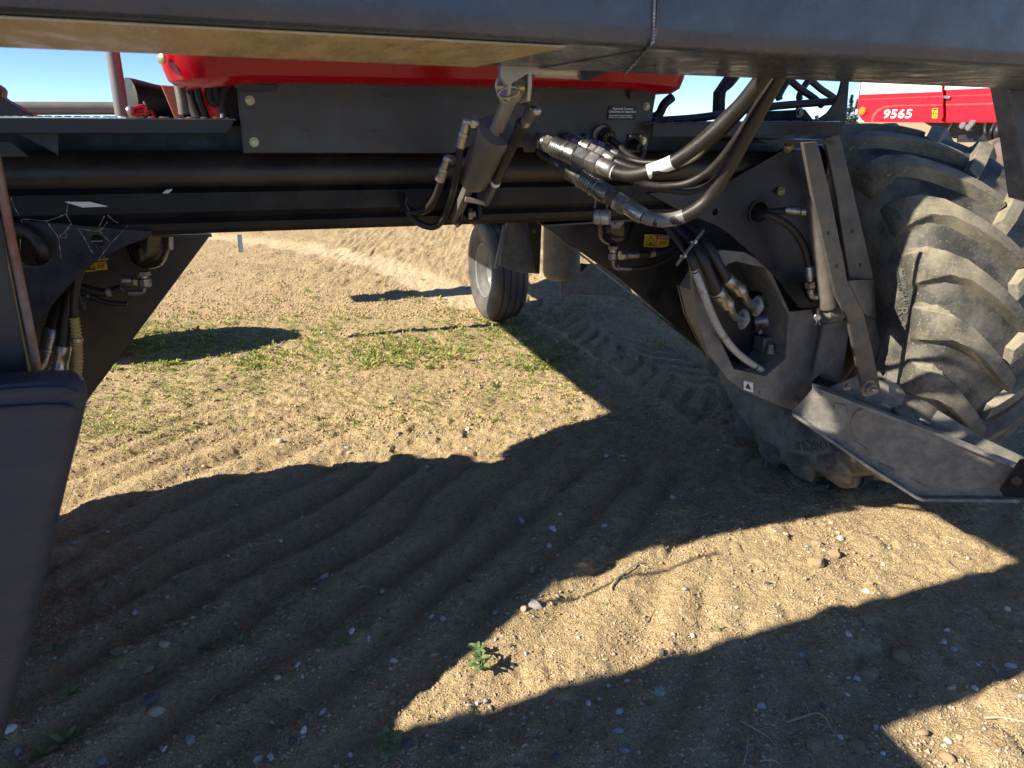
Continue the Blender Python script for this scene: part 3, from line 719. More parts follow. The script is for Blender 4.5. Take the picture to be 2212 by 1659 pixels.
mo = build(MB().lathe(at(1668, 690, YB + .15), Vector((.6, -.5, .1)), [(-.06, .05), (0, .058), (.012, .058), (.012, .048), (.05, .044)], 24), 'drive_motor', 'steel_d', legR)
build(MB().box(at(1650, 640, YB + .13), UX * .03, UY * .03, UZ * .035), 'motor_block', 'black', mo, .006)
build(MB().box(at(1655, 740, YB + .12), UX * .035, UY * .03, UZ * .028), 'motor_block', 'cast', mo, .006)
for x, y in ((1672, 655), (1684, 690), (1676, 730), (1640, 716)):
    build(MB().hexa(at(x, y, YB + .095), -UY, .009, .009), 'motor_bolt', 'nut', mo)
build(MB().lathe(at(1665, 745, YB + .07), Vector((-.2, -.3, -1)), [(0, .012), (.02, .012), (.02, .016), (.035, .016)], 14), 'plug_fitting', 'nut', mo)
def elbow_hose(path, ferr, bend, flange, leg, r=.0195):
    h = build(MB().tube(path, r, 16, 5), 'drive_hose', 'rubber', leg)
    a, b = ferr; d = (b - a).normalized(); L = (b - a).length
    build(MB().lathe(a, d, [(0, r * 1.12), (.002, r * 1.2), (L * .35, r * 1.2), (L * .37, r * 1.14), (L * .72, r * 1.14), (L * .75, r * 1.24), (L * .82, r * 1.24), (L * .86, r * .9), (L, r * .85)], 24), 'ferrule', 'zinc', h)
    build(MB().tube([b] + bend, r * .72, 16, 5), 'steel_elbow', 'zinc', h)
    if flange is not None:
        ax = Vector((.75, .5, -.1)).normalized(); u = UZ - ax * ax.z; u.normalize(); w = ax.cross(u)
        pts = []
        for k in range(24):
            th = k / 24 * 6.283; rr_ = .022 + .014 * abs(math.cos(th)) ** 3
            pts.append(flange + (u * math.cos(th) * rr_ * 1.05 + w * math.sin(th) * .024))
        build(MB().prism(pts, ax * .016), 'split_flange', 'zinc', h, .002)
        for s in (-1, 1): build(MB().hexa(flange + u * s * .029 - ax * .001, -ax, .008, .008), 'flange_bolt', 'nut', h)
    return h
Yh = YB + .08
elbow_hose([at(1440, 440, YB + .10), at(1470, 475, YB + .07), at(1505, 505, YB + .02), at(1535, 545, YB - .03), at(1554, 580, YB - .04), at(1570, 608, YB - .04)], (at(1566, 601, YB - .04), at(1606, 634, YB - .02)), [at(1611, 645, YB - .005), at(1618, 655, YB + .02), at(1634, 663, YB + .05)], at(1634, 661, YB + .045), legR)
elbow_hose([at(1420, 450, YB + .10), at(1450, 482, YB + .06), at(1482, 512, YB + .01), at(1512, 552, YB - .05), at(1534, 600, YB - .06), at(1550, 638, YB - .055)], (at(1546, 628, YB - .055), at(1577, 664, YB - .035)), [at(1580, 674, YB - .02), at(1586, 684, YB + .01), at(1604, 691, YB + .04)], at(1604, 689, YB + .035), legR)
build(MB().tube([at(1410, 455, YB + .09), at(1440, 490, YB + .05), at(1470, 525, YB), at(1490, 555, YB - .05), at(1503, 590, YB - .06)], .012, 12, 5), 'drive_hose', 'rubber', legR)
def loom(path, r, m, leg, pitch=0.009):
    P = catmull(path, 14); L = [0]
    for a, b in zip(P[:-1], P[1:]): L.append(L[-1] + (b - a).length)
    n = int(L[-1] / pitch) * 4; PP, rad = [], []
    for i in range(n + 1):
        s = L[-1] * i / n; j = max(k for k in range(len(L)) if L[k] <= s + 1e-9); j = min(j, len(P) - 2)
        f = (s - L[j]) / max(1e-9, L[j + 1] - L[j]); PP.append(P[j].lerp(P[j + 1], f))
        rad.append(r * (1.0 if i % 4 in (1, 2) else 0.74))
    o = build(MB().tube(PP, rad, 16), 'corrugated_conduit', m, leg, angle=70)
    return o, P
lo, P = loom([at(1500, 582, YB - .06), at(1518, 627, YB - .06), at(1536, 675, YB - .05), at(1556, 715, YB - .03), at(1581, 750, YB - .01), at(1611, 777, YB + .02), at(1646, 800, YB + .05)], .0125, 'loom_w', legR)
lo['label'] = 'pale corrugated conduit'
for k in (14, 46, 78):
    d = (P[k + 1] - P[k]).normalized(); build(MB().lathe(P[k] - d * .004, d, [(0, .0138), (.009, .0138)], 18), 'hose_clamp', 'zinc', lo)
cb = build(MB().bar(at(1463, 570, YB - .075), at(1519, 500, YB - .03), .006, .024, up=(0.6, 0, 0.8)), 'hose_clamp_bar', 'paint2', legR, .001)
for q in ((1500, 522), (1477, 552)):
    build(MB().hexa(at(*q, YB - .06), -UY, .0075, .007), 'nut', 'zinc', cb); build(MB().cyl(at(*q, YB - .065), at(q[0] - 6, q[1] + 1, YB - .085), .0032, n=10), 'stud', 'zinc', cb)
for k in range(26):                              # straw lying in the housing
    a = at(1600 + random.random() * 70, 798 + random.random() * 10, YB + .03 + random.random() * .05)
    build(MB().tube([a, a + Vector((random.uniform(-.03, .03), random.uniform(-.02, .02), random.uniform(0, .012)))], .0007, 5), 'straw', 'tan', legR)
mk = build(MB().prism(Q([(1607, 823), (1627, 827), (1627, 848), (1607, 842)], YH - .003), UY * .002), 'decal', 'label_w', legR)
build(MB().prism(Q([(1611, 838), (1616, 828), (1623, 843)], YH - .005), UY * .002), 'decal_mark', 'label_k', mk)
for q in ((1640, 847), (1604, 835)): build(MB().lathe(at(*q, YH + .001), -UY, [(0, .004), (.002, .004)], 12), 'drill_hole', 'label_k', legR)
def bolt(q, Y, r, parent, m='nut', ax=-UY, stud=True):
    c = at(*q, Y); o = MB()
    o.lathe(c, ax, [(0, r * 1.35), (r * .18, r * 1.35)], 24); o.hexa(c + ax * r * .18, ax, r, r * .8)
    if stud: o.lathe(c + ax * r, ax, [(0, r * .52), (r * .55, r * .52), (r * .7, r * .4)], 14)
    return build(o, 'nut', m, parent)
bolt((1719, 866), YH, .015, legR)

# left leg hoses
elbow_hose(Q([(170, 560), (155, 600), (142, 635), (125, 680), (113, 715)], YB + .10), (at(116, 708, YB + .10), at(103, 768, YB + .09)), [at(98, 785, YB + .09), at(85, 805, YB + .10), at(60, 815, YB + .1)], None, legL)
elbow_hose(Q([(175, 560), (160, 610), (150, 650), (142, 700), (137, 750)], YB + .07), (at(137, 745, YB + .07), at(127, 806, YB + .07)), [at(124, 830, YB + .07), at(120, 860, YB + .08), at(110, 880, YB + .1)], None, legL, r=.016)
build(MB().tube(Q([(165, 600), (160, 640), (160, 690)], YB + .06), .010, 12, 4), 'drive_hose', 'rubber', legL)
lo, P = loom(Q([(160, 685), (166, 730), (168, 780), (162, 835), (150, 900)], YB + .05), .0125, 'loom_y', legL)
lo['label'] = 'yellowish corrugated conduit'
build(MB().lathe(P[14], (P[15] - P[14]), [(0, .0138), (.009, .0138)], 18), 'hose_clamp', 'zinc', lo)
build(MB().bar(at(160, 608, YB + .09), at(181, 668, YB + .09), .03, .012), 'hose_clamp_bar', 'black', legL, .002)
for q in ((172, 603), (190, 640)):
    build(MB().cyl(at(q[0] - 8, q[1], YB + .09), at(*q, YB + .085), .004, n=10), 'stud', 'steel_d', legL)

# ---- drive wheels
def make_wheel(name, m_t, m_l, full=True):
    """axle along X at the origin; front of the tyre faces -Y"""
    w = bpy.data.objects.new(name, None); COL.objects.link(w); ORG[w] = Vector((0, 0, 0)); w.empty_display_size = .1
    prof = [(-.190, .345), (-.205, .36), (-.222, .42), (-.236, .50), (-.240, .55), (-.236, .60), (-.226, .645), (-.205, .678), (-.16, .694), (-.08, .702), (0, .704)]
    prof = prof + [(-a, b) for a, b in prof[-2::-1]]
    n = 96; t = MB()
    t.rings([[Vector((x, -r * math.cos(2 * math.pi * k / n), r * math.sin(2 * math.pi * k / n))) for k in range(n)] for x, r in prof], caps=False)
    # bead turns in
    tyre = build(t, 'tyre', m_t, None); tyre.parent = w
    t = MB()
    for sgn in (-1, 1):
        t.rings([[Vector((x * sgn, -r * math.cos(2 * math.pi * k / 64), r * math.sin(2 * math.pi * k / 64))) for k in range(64)] for x, r in ((.195, .348), (.20, .340), (.185, .330), (.15, .318), (.06, .31), (.055, .12), (.085, .11), (.085, .001))], caps=False)
    rim = build(t, 'rim', 'cast', None); rim.parent = w
    # one lug for each side, then copies turned about the axle
    N = 21
    car = [(0.0, .704), (.08, .702), (.16, .694), (.205, .678), (.226, .645), (.236, .60)]
    def rad(a):
        for (x0, r0), (x1, r1) in zip(car[:-1], car[1:]):
            if a <= x1: return r0 + (r1 - r0) * (a - x0) / (x1 - x0)
        return .60
    stations = [(-.02, .032, .024), (.02, .040, .026), (.07, .043, .027), (.12, .043, .029), (.165, .044, .033), (.198, .045, .040), (.219, .046, .047), (.231, .040, .052), (.237, .026, .056), (.239, .006, .058)]
    rr_ = [.704, .7035, .7022, .699, .693, .683, .664, .637, .612, .585]
    for sgn in (-1, 1):
        t = MB(); rows = []
        for (a, h, hw), rb in zip(stations, rr_):
            ang0 = 1.02 * abs(a) / .70 * (1 if a > 0 else -1) if a < .2 else 1.02 * (.2 / .70 + (a - .2) * .4)
            nx = 0 if a < .16 else min(1.0, (a - .16) / .07)            # outward direction turns sideways on the shoulder
            row = []
            for off, hh in ((-hw * 1.5, -.012), (-hw * 1.16, h * .18), (-hw * 1.03, h * .90), (-hw * .96, h * .985), (0, h * 1.01), (hw * .96, h * .985), (hw * 1.03, h * .90), (hw * 1.18, h * .18), (hw * 1.55, -.012)):
                x = a + hh * nx * .35; rr2 = rb + hh * (1 - nx * .75)
                th = ang0 + off / .70
                row.append(Vector((sgn * x, -rr2 * math.cos(th), rr2 * math.sin(th))))
            rows.append(row)
        t.rings(rows, caps=True)
        lug = build(t, 'lug', m_l, None, angle=33); lug.parent = w
        for k in range(N):
            o = lug if k == 0 else lug.copy()
            if k: COL.objects.link(o); o.parent = w
            o.rotation_euler = (-(k + (0.5 if sgn > 0 else 0)) * 2 * math.pi / N + .11, 0, 0)
    return w
def ring_text(body, size, r0, ang, wheel, sgn=-1, m='letter', flip=False):
    """raised lettering bent round the sidewall, tops outwards; ang = middle, from the front upwards"""
    vs, fs = text_mesh(body, size, .0012, 'CENTER', 0.0, 1.05); t = MB(); out = []
    for v in vs:
        r = r0 + v.y; th = ang - sgn * (v.x / r0) * (-1)
        xs = .2415 if r < .56 else .2415 - (r - .56) * .16
        out.append(Vector((sgn * (xs + v.z * 1.0 + .001), -r * math.cos(th), r * math.sin(th))))
    t.add(out, fs); o = build(t, 'sidewall_lettering', m, None); o.parent = wheel; return o
wheel = make_wheel('drive_wheel', 'tyre', 'lug')
wheel.parent = W
WC = Vector((2.05 + .24 * 1.35, 2.285, .715)); wheel.location = WC - ORG[W]; wheel.scale = (1.35, 1, 1)
wheel['label'] = 'large right drive wheel with lugged dusty tyre'
wl = copy_tree(wheel, W); wl['label'] = 'large left drive wheel'; wl.location = Vector((2 * XC - WC.x, WC.y, WC.z)) - ORG[W]
ring_text('TORQUE', .055, .545, R(-64), wheel)
ring_text('R-1', .052, .555, R(13), wheel)
ring_text('145 A6', .026, .565, R(42), wheel)
ring_text('MAX LOAD AT 25 MPH', .014, .575, R(30), wheel)
ring_text('6400 LBS (2900 KG)', .014, .553, R(29), wheel)
ring_text('RCI 410', .020, .568, R(20), wheel)

# ---- linkage at the right leg (copied to the left leg)
lk = empty('lift_linkage', (XC, 2.28, 0), W); lk['label'] = 'right lift linkage with upright straps'
build(MB().prism(Q([(1734, 308), (1754, 415), (1780, 528), (1806, 640), (1831, 687), (1846, 760), (1862, 832), (1870, 850), (1904, 850), (1899, 825), (1884, 750), (1866, 677), (1831, 607), (1812, 510), (1793, 415), (1766, 306)], 1.70), UY * .012), 'strap', 'strap', lk, .002)
build(MB().prism(Q([(1782, 300), (1806, 415), (1836, 607), (1850, 680), (1885, 815), (1922, 818), (1919, 810), (1888, 677), (1885, 590), (1844, 415), (1814, 290)], 1.83), UY * .012), 'strap', 'strap', lk, .002)
build(MB().prism([at(1831, 607, 1.712), at(1884, 604, 1.83), at(1889, 690, 1.83), at(1866, 679, 1.712)], UX * .008), 'spacer_plate', 'strap', lk, .001)
for q in ((1789, 503), (1807, 575)): build(MB().box(at(*q, 1.699), UX * .005, UY * .0012, UZ * .006), 'square_hole', 'label_k', lk)
for q in ((1842, 500), (1859, 572)): build(MB().box(at(*q, 1.829), UX * .004, UY * .0012, UZ * .006), 'square_hole', 'label_k', lk)
bolt((1875, 838), 1.665, .021, lk); bolt((1828, 835), 1.70, .009, lk, 'zinc')
YL = lambda x: 1.86 - (x - 1719) / 475 * .46
def L3(pts, dy=0.0): return [at(x, y, YL(x) + dy) for x, y in pts]
dirv = (at(2194, 1010, YL(2194)) - at(1759, 837, YL(1759))); nrm = Vector((dirv.y, -dirv.x, 0)).normalized()
if nrm.x > 0: nrm = -nrm
arm = build(MB().prism(L3([(1712, 887), (1719, 892), (1874, 1000), (1976, 1066), (1990, 1071), (2190, 1072), (2215, 1020), (2194, 1010), (2009, 932), (1800, 854), (1759, 838)]), -nrm * .012), 'lift_arm', 'arm', lk, .001)
def flange(pts, wdt, th, name='flange'):
    P = L3(pts); t = MB()
    t.rings([[p - nrm * .01, p + nrm * wdt, p + nrm * wdt - UZ * th, p - nrm * .01 - UZ * th] for p in P]); build(t, name, 'arm', arm, .001)
flange([(1755, 830), (1800, 847), (2009, 925), (2215, 1009)], .024, .012)
flange([(1712, 887), (1719, 891), (1874, 999), (1978, 1066), (1992, 1071), (2200, 1073)], .022, .012)
build(MB().prism(L3([(1745, 826), (1790, 838), (1852, 812), (1936, 829), (2034, 892), (2124, 947), (2222, 994), (2205, 1008), (2009, 930), (1800, 851)], .055), -nrm * .012), 'gusset_plate', 'arm', arm, .0015)
ep = build(MB().prism(L3([(2160, 1058), (2205, 995), (2260, 990), (2260, 1080), (2166, 1074)], -.045), -nrm * .014), 'end_plate', 'paint', arm, .002)
build(MB().lathe(at(2196, 1038, YL(2196) - .047), nrm, [(0, .016), (.0015, .016)], 20), 'pin_hole', 'label_k', ep)
build(MB().prism(L3([(1803, 870), (1829, 877), (1833, 905), (1826, 914), (1800, 912), (1797, 890)], -.006), -nrm * .008), 'pad', 'arm', arm, .004)
for pts in ([(1862, 884), (1848, 894), (1841, 912), (1841, 940), (1846, 952)], [(1846, 953), (1872, 972)], [(1900, 1003), (1930, 1018)], [(1967, 1034), (2003, 1056)], [(1905, 872), (1924, 880)], [(1987, 905), (2008, 914)]):
    build(MB().tube(L3(pts, -.005), .004, 8, 4), 'weld_bead', 'arm', arm)
# bracket and cylinder beside the leg
build(MB().prism(Q([(1781, 702), (1836, 690), (1828, 760), (1816, 826), (1800, 812), (1775, 806), (1756, 822)], 1.90), UY * .012), 'lug_plate', 'paint2', lk, .0015)
a, b = at(1757, 438, 1.80), at(1789, 655, 1.80); d = (b - a).normalized(); L = (b - a).length
cy_ = build(MB().lathe(a, d, [(-.02, .017), (0, .021), (.01, .024), (L - .01, .027), (L, .030), (L + .012, .030)], 28), 'lift_cylinder', 'cast', lk)
build(MB().lathe(at(1797, 680, 1.80) - UX * .03, UX, [(0, .026), (.06, .026)], 24), 'rod_eye', 'paint2', cy_)
pin = build(MB().lathe(at(1766, 686, 1.765), Vector((.55, .8, 0)), [(0, .0095), (.002, .0118), (.010, .0118), (.010, .010), (.08, .010)], 22), 'pivot_pin', 'zinc', lk)
build(MB().tube(Q([(1762, 702), (1765, 690), (1768, 674), (1770, 668), (1766, 667), (1765, 672), (1767, 690), (1772, 702)], 1.755), .0014, 8, 4), 'hairpin_clip', 'zinc', pin)
h1 = build(MB().tube([at(1612, 470, YB + .05), at(1636, 460, YB - .02), at(1660, 458, 1.88), at(1700, 454, 1.86)], .0105, 12, 5), 'hose', 'rubber', lk)
a, b = at(1696, 454, 1.86), at(1744, 457, 1.82); d = (b - a).normalized(); L = (b - a).length
build(MB().lathe(a, d, [(0, .0125), (.003, .0142), (L * .55, .0142), (L * .56, .011), (L * .62, .011), (L * .62, .0125), (L * .68, .0125), (L * .7, .010), (L * .74, .0145), (L * .95, .0145), (L, .010)], 16), 'ferrule', 'zinc', h1)
h2 = build(MB().tube([at(1625, 468, YB + .05), at(1645, 463, 1.90), at(1675, 470, 1.86), at(1712, 495, 1.84), at(1738, 535, 1.83), at(1749, 580, 1.83)], .0125, 14, 6), 'hose', 'rubber', lk)
a, b = at(1749, 574, 1.83), at(1750, 606, 1.83); d = (b - a).normalized(); L = (b - a).length
build(MB().lathe(a, d, [(0, .0135), (.003, .0155), (L * .75, .0155), (L * .8, .012), (L, .012)], 18), 'ferrule', 'zinc', h2)
build(MB().hexa(at(1750, 608, 1.83), d, .0175, .022), 'swivel_nut', 'zinc', h2)
build(MB().tube([at(1751, 624, 1.83), at(1752, 634, 1.83), at(1757, 640, 1.83), at(1772, 640, 1.82)], .0125, 14, 4), 'elbow', 'zinc', h2)
lkl = copy_tree(lk, W); lkl.location = (-.28, 0, 0); lkl.scale = (-1, 1, 1); lkl['label'] = 'left lift linkage'
bolt((1703, 318), 1.90, .012, legR, 'zinc_y', ax=Vector((-.9, -.4, 0))); bolt((1687, 413), 1.92, .010, legR, 'zinc_y', ax=Vector((-.9, -.4, 0)))

# ---- centre tilt cylinder between beam and header
tc_ = empty('tilt_cylinder', (XC, 2.28, 0), W); tc_['label'] = 'grey hydraulic tilt cylinder in the middle of the beam'
B0, B1 = at(1073, 281, 1.53), at(1021, 390, 1.69)
d = (B0 - B1).normalized(); L = (B0 - B1).length
build(MB().lathe(B1, d, [(0, .026), (.003, .034), (.012, .0375), (L - .035, .0385), (L - .034, .041), (L - .004, .041), (L, .039)], 36), 'barrel', 'cast', tc_)
build(MB().lathe(B0 - d * .016 + Vector((.0, -.0415, 0)), -UY, [(0, .004), (.001, .004)], 12), 'gland_hole', 'label_k', tc_)
RT = at(1107, 196, 1.37)
build(MB().cyl(B0, RT, .0150, n=24), 'rod', 'rod', tc_)
ax = (RT - B0).normalized()
build(MB().lathe(RT - ax * .01, ax, [(0, .016), (.005, .023), (.03, .025), (.045, .018)], 20), 'rod_end', 'rod', tc_)
for s in (-1, 1):
    c = RT + ax * .02 + UX * .020 * s
    build(MB().prism([c - UX * .004 + UY * a_ + UZ * b_ for a_, b_ in ((-.022, -.028), (.02, -.03), (.028, .0), (.024, .075), (-.026, .085), (-.03, .0))], UX * .008), 'clevis_plate', 'rod', tc_, .002)
build(MB().cyl(at(1078, 188, 1.36), at(1136, 190, 1.33), .0095, n=18), 'clevis_pin', 'zinc_y', tc_)
ring = []
for k in range(19):
    a_ = k / 18 * 2 * math.pi * .93; ring.append(at(1098 + 22 * math.cos(a_), 200 + 11 * math.sin(a_) - 4 * math.cos(a_), 1.325))
build(MB().tube(ring, .0022, 8), 'wire_clip', 'zinc', tc_)
build(MB().tube(Q([(1076, 168), (1072, 180), (1074, 200), (1084, 217), (1096, 221)], 1.33), .002, 8, 3), 'wire_clip', 'zinc', tc_)
build(MB().prism(Q([(1140, 190), (1166, 196), (1170, 206), (1157, 231), (1139, 226)], 1.37), UY * .03), 'strut_bracket', 'black', tc_, .002)
build(MB().bar(at(1153, 226, 1.38), at(1139, 258, 1.42), .018, .022), 'yoke', 'steel_d', tc_, .003)
build(MB().bar(at(1143, 248, 1.41), at(1133, 270, 1.43), .014, .018), 'yoke', 'zinc', tc_, .002)
build(MB().lathe(at(1156, 240, 1.38), -UY, [(0, .008), (.012, .008), (.014, .005)], 12), 'yoke_pin', 'zinc', tc_)
S0, S1 = at(1130, 264, 1.44), at(1070, 395, 1.66); sd = (S1 - S0).normalized(); L = (S1 - S0).length
build(MB().lathe(S0, sd, [(0, .010), (.004, .014), (.03, .014), (.031, .0115), (L, .0115), (L + .005, .009)], 20), 'strut_tube', 'rubber', tc_)
build(MB().lathe(S0 + sd * L * .955, sd, [(0, .0120), (.014, .0120)], 20), 'white_band', 'label_w', tc_)
build(MB().bar(at(1068, 397, 1.67), at(1048, 440, 1.73), .014, .016), 'yoke', 'cast', tc_, .002)
build(MB().bar(at(1004, 430, 1.74), at(1046, 438, 1.73), .012, .013), 'link_bar', 'cast', tc_, .002)
build(MB().bar(at(1020, 385, 1.70), at(982, 474, 1.86), .020, .024), 'foot_bar', 'cast', tc_, .003)
for dx in (-.026, .024):
    p0 = at(1004, 420, 1.86) + UX * dx
    build(MB().prism([p0 + UY * a_ + UZ * b_ for a_, b_ in ((.085, .04), (-.03, .01), (-.045, -.045), (-.03, -.075), (.0, -.085), (.085, -.07))], UX * .008), 'foot_lug', 'paint', tc_, .002)
build(MB().hexa(at(1012, 462, 1.84), Vector((.95, -.3, 0)), .015, .012), 'nut', 'steel_d', tc_)
build(MB().lathe(at(1018, 462, 1.835), Vector((.95, -.3, 0)), [(0, .008), (.012, .008)], 12), 'stud', 'nut', tc_)
def port_hose(port, corner, dn, path, r, Yp):
    h = build(MB().tube(path, r, 12, 6), 'hose', 'rubber', tc_)
    build(MB().tube([port, port.lerp(corner, .7), corner, corner.lerp(dn, .3), dn], r * 1.25, 14, 4), 'elbow', 'zinc', h)
    e = (corner - port).normalized(); build(MB().hexa(port + e * .006, e, r * 1.75, .012), 'hex_fitting', 'zinc', h)
    e = (dn - corner).normalized(); build(MB().lathe(dn, e, [(0, r * 1.5), (.008, r * 1.55), (.010, r * 1.35), (.034, r * 1.35), (.036, r * 1.1)], 14), 'ferrule', 'zinc', h)
port_hose(at(1036, 268, 1.55), at(1009, 263, 1.56), at(1003, 285, 1.57), [at(999, 300, 1.58), at(993, 330, 1.60), at(985, 385, 1.66), at(974, 430, 1.74), at(960, 468, 1.80), at(938, 490, 1.83), at(905, 482, 1.85), at(880, 455, 1.88), at(870, 425, 1.92)], .0085, 1.56)
port_hose(at(1000, 350, 1.66), at(967, 343, 1.66), at(960, 362, 1.67), [at(957, 376, 1.68), at(950, 400, 1.72), at(938, 430, 1.77), at(918, 453, 1.82), at(890, 458, 1.86), at(874, 440, 1.90), at(868, 420, 1.93)], .0085, 1.66)
build(MB().tube(Q([(944, 430), (934, 450), (915, 461), (890, 458), (877, 440), (880, 425)], 1.86), .0035, 8, 5), 'thin_wire', 'rubber', tc_)

# ---- couplers and hoses in front of the panel
def coupler(a, b, r, parts, name, label, hose_path=None, hose_r=None):
    d = (b - a).normalized(); L = (b - a).length
    e = empty(name, a, W); e['label'] = label
    for t0, t1, k, shape, m, nm in parts:
        if shape == 'hex': o = MB().hexa(a + d * L * t0, d, r * k, L * (t1 - t0))
        elif shape == 'grip':
            q = L * (t1 - t0); prof = [(0, r * k * .9), (q * .04, r * k)]
            for i in range(5): prof += [(q * (.10 + i * .08), r * k), (q * (.12 + i * .08), r * k * .93), (q * (.15 + i * .08), r * k * .93), (q * (.17 + i * .08), r * k)]
            prof += [(q * .60, r * k), (q * .62, r * k * .90), (q * .66, r * k * .90), (q * .68, r * k), (q * .97, r * k), (q, r * k * .92)]
            o = MB().lathe(a + d * L * t0, d, prof, 28)
        else: o = MB().lathe(a + d * L * t0, d, [(0, r * k * .92), (L * .012, r * k), (L * (t1 - t0) - L * .012, r * k), (L * (t1 - t0), r * k * .9)], 26)
        build(o, nm, m, e)
    if hose_path: build(MB().tube(hose_path, hose_r, 18, 8), 'hose', 'rubber', e)
    return e
big = [(-.02, .07, .86, 'hex', 'steel_d', 'panel_nut'), (.06, .13, .74, 'round', 'steel_d', 'neck'), (.12, .22, .92, 'hex', 'steel_d', 'hex_body'), (.22, .56, .98, 'grip', 'steel_d', 'locking_sleeve'), (.555, .72, .98, 'hex', 'steel_d', 'hex_body'), (.73, .86, 1.02, 'hex', 'zinc', 'swivel_nut'), (.86, 1.04, .78, 'round', 'zinc', 'ferrule')]
c1 = coupler(at(1163, 303, 1.80), at(1317, 366, 1.60), .0255, big, 'hose_coupler', 'upper large hose coupler', [at(1312, 365, 1.605), at(1335, 374, 1.585), at(1365, 378, 1.56), at(1405, 370, 1.53), at(1455, 350, 1.49), at(1520, 305, 1.43), at(1590, 238, 1.37), at(1645, 170, 1.32), at(1690, 100, 1.28)], .0165)
P = catmull([at(1405, 370, 1.53), at(1455, 350, 1.49)], 6)
build(MB().tube([at(1400, 371, 1.533), at(1412, 367, 1.525), at(1426, 362, 1.514), at(1440, 356.5, 1.502), at(1454, 350, 1.49)], .0170, 18), 'pale_band', 'label_w', c1)
build(MB().tube([at(1322, 370, 1.596), at(1326, 371.5, 1.592)], .0172, 18), 'pale_mark', 'label_w', c1)
c2 = coupler(at(1190, 346, 1.83), at(1385, 464, 1.58), .0250, [(0, .05, .6, 'hex', 'steel_d', 'panel_nut'), (.04, .14, .55, 'round', 'steel_d', 'neck'), (.13, .20, .8, 'hex', 'steel_d', 'hex_body'), (.20, .34, .95, 'hex', 'steel_d', 'hex_body'), (.34, .66, 1.0, 'grip', 'steel_d', 'locking_sleeve'), (.655, .74, .98, 'hex', 'steel_d', 'hex_body'), (.75, .86, 1.05, 'hex', 'zinc', 'swivel_nut'), (.86, 1.03, .82, 'round', 'zinc', 'ferrule')], 'hose_coupler', 'lower large hose coupler', [at(1380, 461, 1.585), at(1402, 472, 1.565), at(1435, 476, 1.54), at(1480, 466, 1.51), at(1530, 430, 1.48), at(1580, 350, 1.43), at(1640, 240, 1.37), at(1682, 165, 1.33), at(1720, 90, 1.3)], .0165)
build(MB().tube([at(1163, 315, 1.86), at(1166, 332, 1.85), at(1180, 342, 1.84), at(1192, 347, 1.83)], .010, 12, 4), 'feed_hose', 'rubber', c2)
build(MB().tube([at(1392, 467.5, 1.574), at(1402, 472, 1.565), at(1418, 475, 1.553), at(1435, 476, 1.54), at(1458, 473, 1.525), at(1478, 466.5, 1.511)], .0171, 18, 3), 'woven_sleeve', 'grey_rail', c2)
c3 = coupler(at(1222, 297, 1.83), at(1325, 346, 1.70), .0185, [(0, .1, .9, 'hex', 'steel_d', 'panel_nut'), (.1, .2, .8, 'round', 'steel_d', 'neck'), (.18, .52, 1.0, 'grip', 'steel_d', 'locking_sleeve'), (.52, .66, .9, 'hex', 'zinc', 'hex_body'), (.67, .82, 1.0, 'hex', 'zinc', 'swivel_nut'), (.82, 1.02, .8, 'round', 'zinc', 'ferrule')], 'hose_coupler', 'middle hose coupler behind the upper one', [at(1322, 345, 1.705), at(1345, 356, 1.68), at(1380, 366, 1.65), at(1430, 368, 1.61), at(1480, 352, 1.57), at(1540, 305, 1.50), at(1610, 232, 1.44), at(1660, 165, 1.40), at(1690, 110, 1.37)], .0110)
c4 = coupler(at(1262, 297, 1.84), at(1335, 335, 1.77), .0115, [(0, .15, 1.15, 'hex', 'steel_d', 'panel_nut'), (.15, .4, .85, 'round', 'steel_d', 'neck'), (.4, .6, 1.1, 'hex', 'zinc', 'swivel_nut'), (.6, 1.0, .95, 'round', 'steel_d', 'ferrule')], 'hose_coupler', 'small hose coupler nearest the connectors', [at(1333, 334, 1.77), at(1360, 345, 1.75), at(1400, 352, 1.71), at(1450, 344, 1.66), at(1510, 300, 1.57), at(1600, 215, 1.48), at(1650, 160, 1.43)], .0085)
build(MB().tube([at(1368, 391, 1.64), at(1395, 399, 1.63), at(1440, 402, 1.60), at(1490, 394, 1.56), at(1540, 362, 1.51), at(1590, 300, 1.45), at(1640, 220, 1.40), at(1672, 165, 1.37), at(1700, 110, 1.35)], .0095, 14, 8), 'hydraulic_hose', 'rubber', W)
build(MB().tube([at(1362, 386, 1.66), at(1388, 400, 1.65), at(1440, 410, 1.62), at(1500, 412, 1.58), at(1550, 385, 1.53), at(1600, 310, 1.46), at(1652, 220, 1.40), at(1684, 160, 1.37)], .009, 14, 8), 'hydraulic_hose', 'rubber', W)
lo, P = loom([at(1450, 357, 1.585), at(1485, 346, 1.555), at(1520, 322, 1.52), at(1560, 282, 1.48), at(1592, 246, 1.45)], .0095, 'loom_w', W, .005)
lo['label'] = 'pale braided sleeve between the hoses'
build(MB().tube([at(1322, 302, 1.80), at(1340, 318, 1.78), at(1360, 336, 1.76), at(1400, 355, 1.72), at(1450, 352, 1.66)], .009, 12, 6), 'connector_cable', 'rubber', W)
build(MB().tube([at(1386, 319, 1.79), at(1390, 330, 1.79), at(1382, 345, 1.79)], .007, 12, 5), 'connector_cable', 'rubber', W)
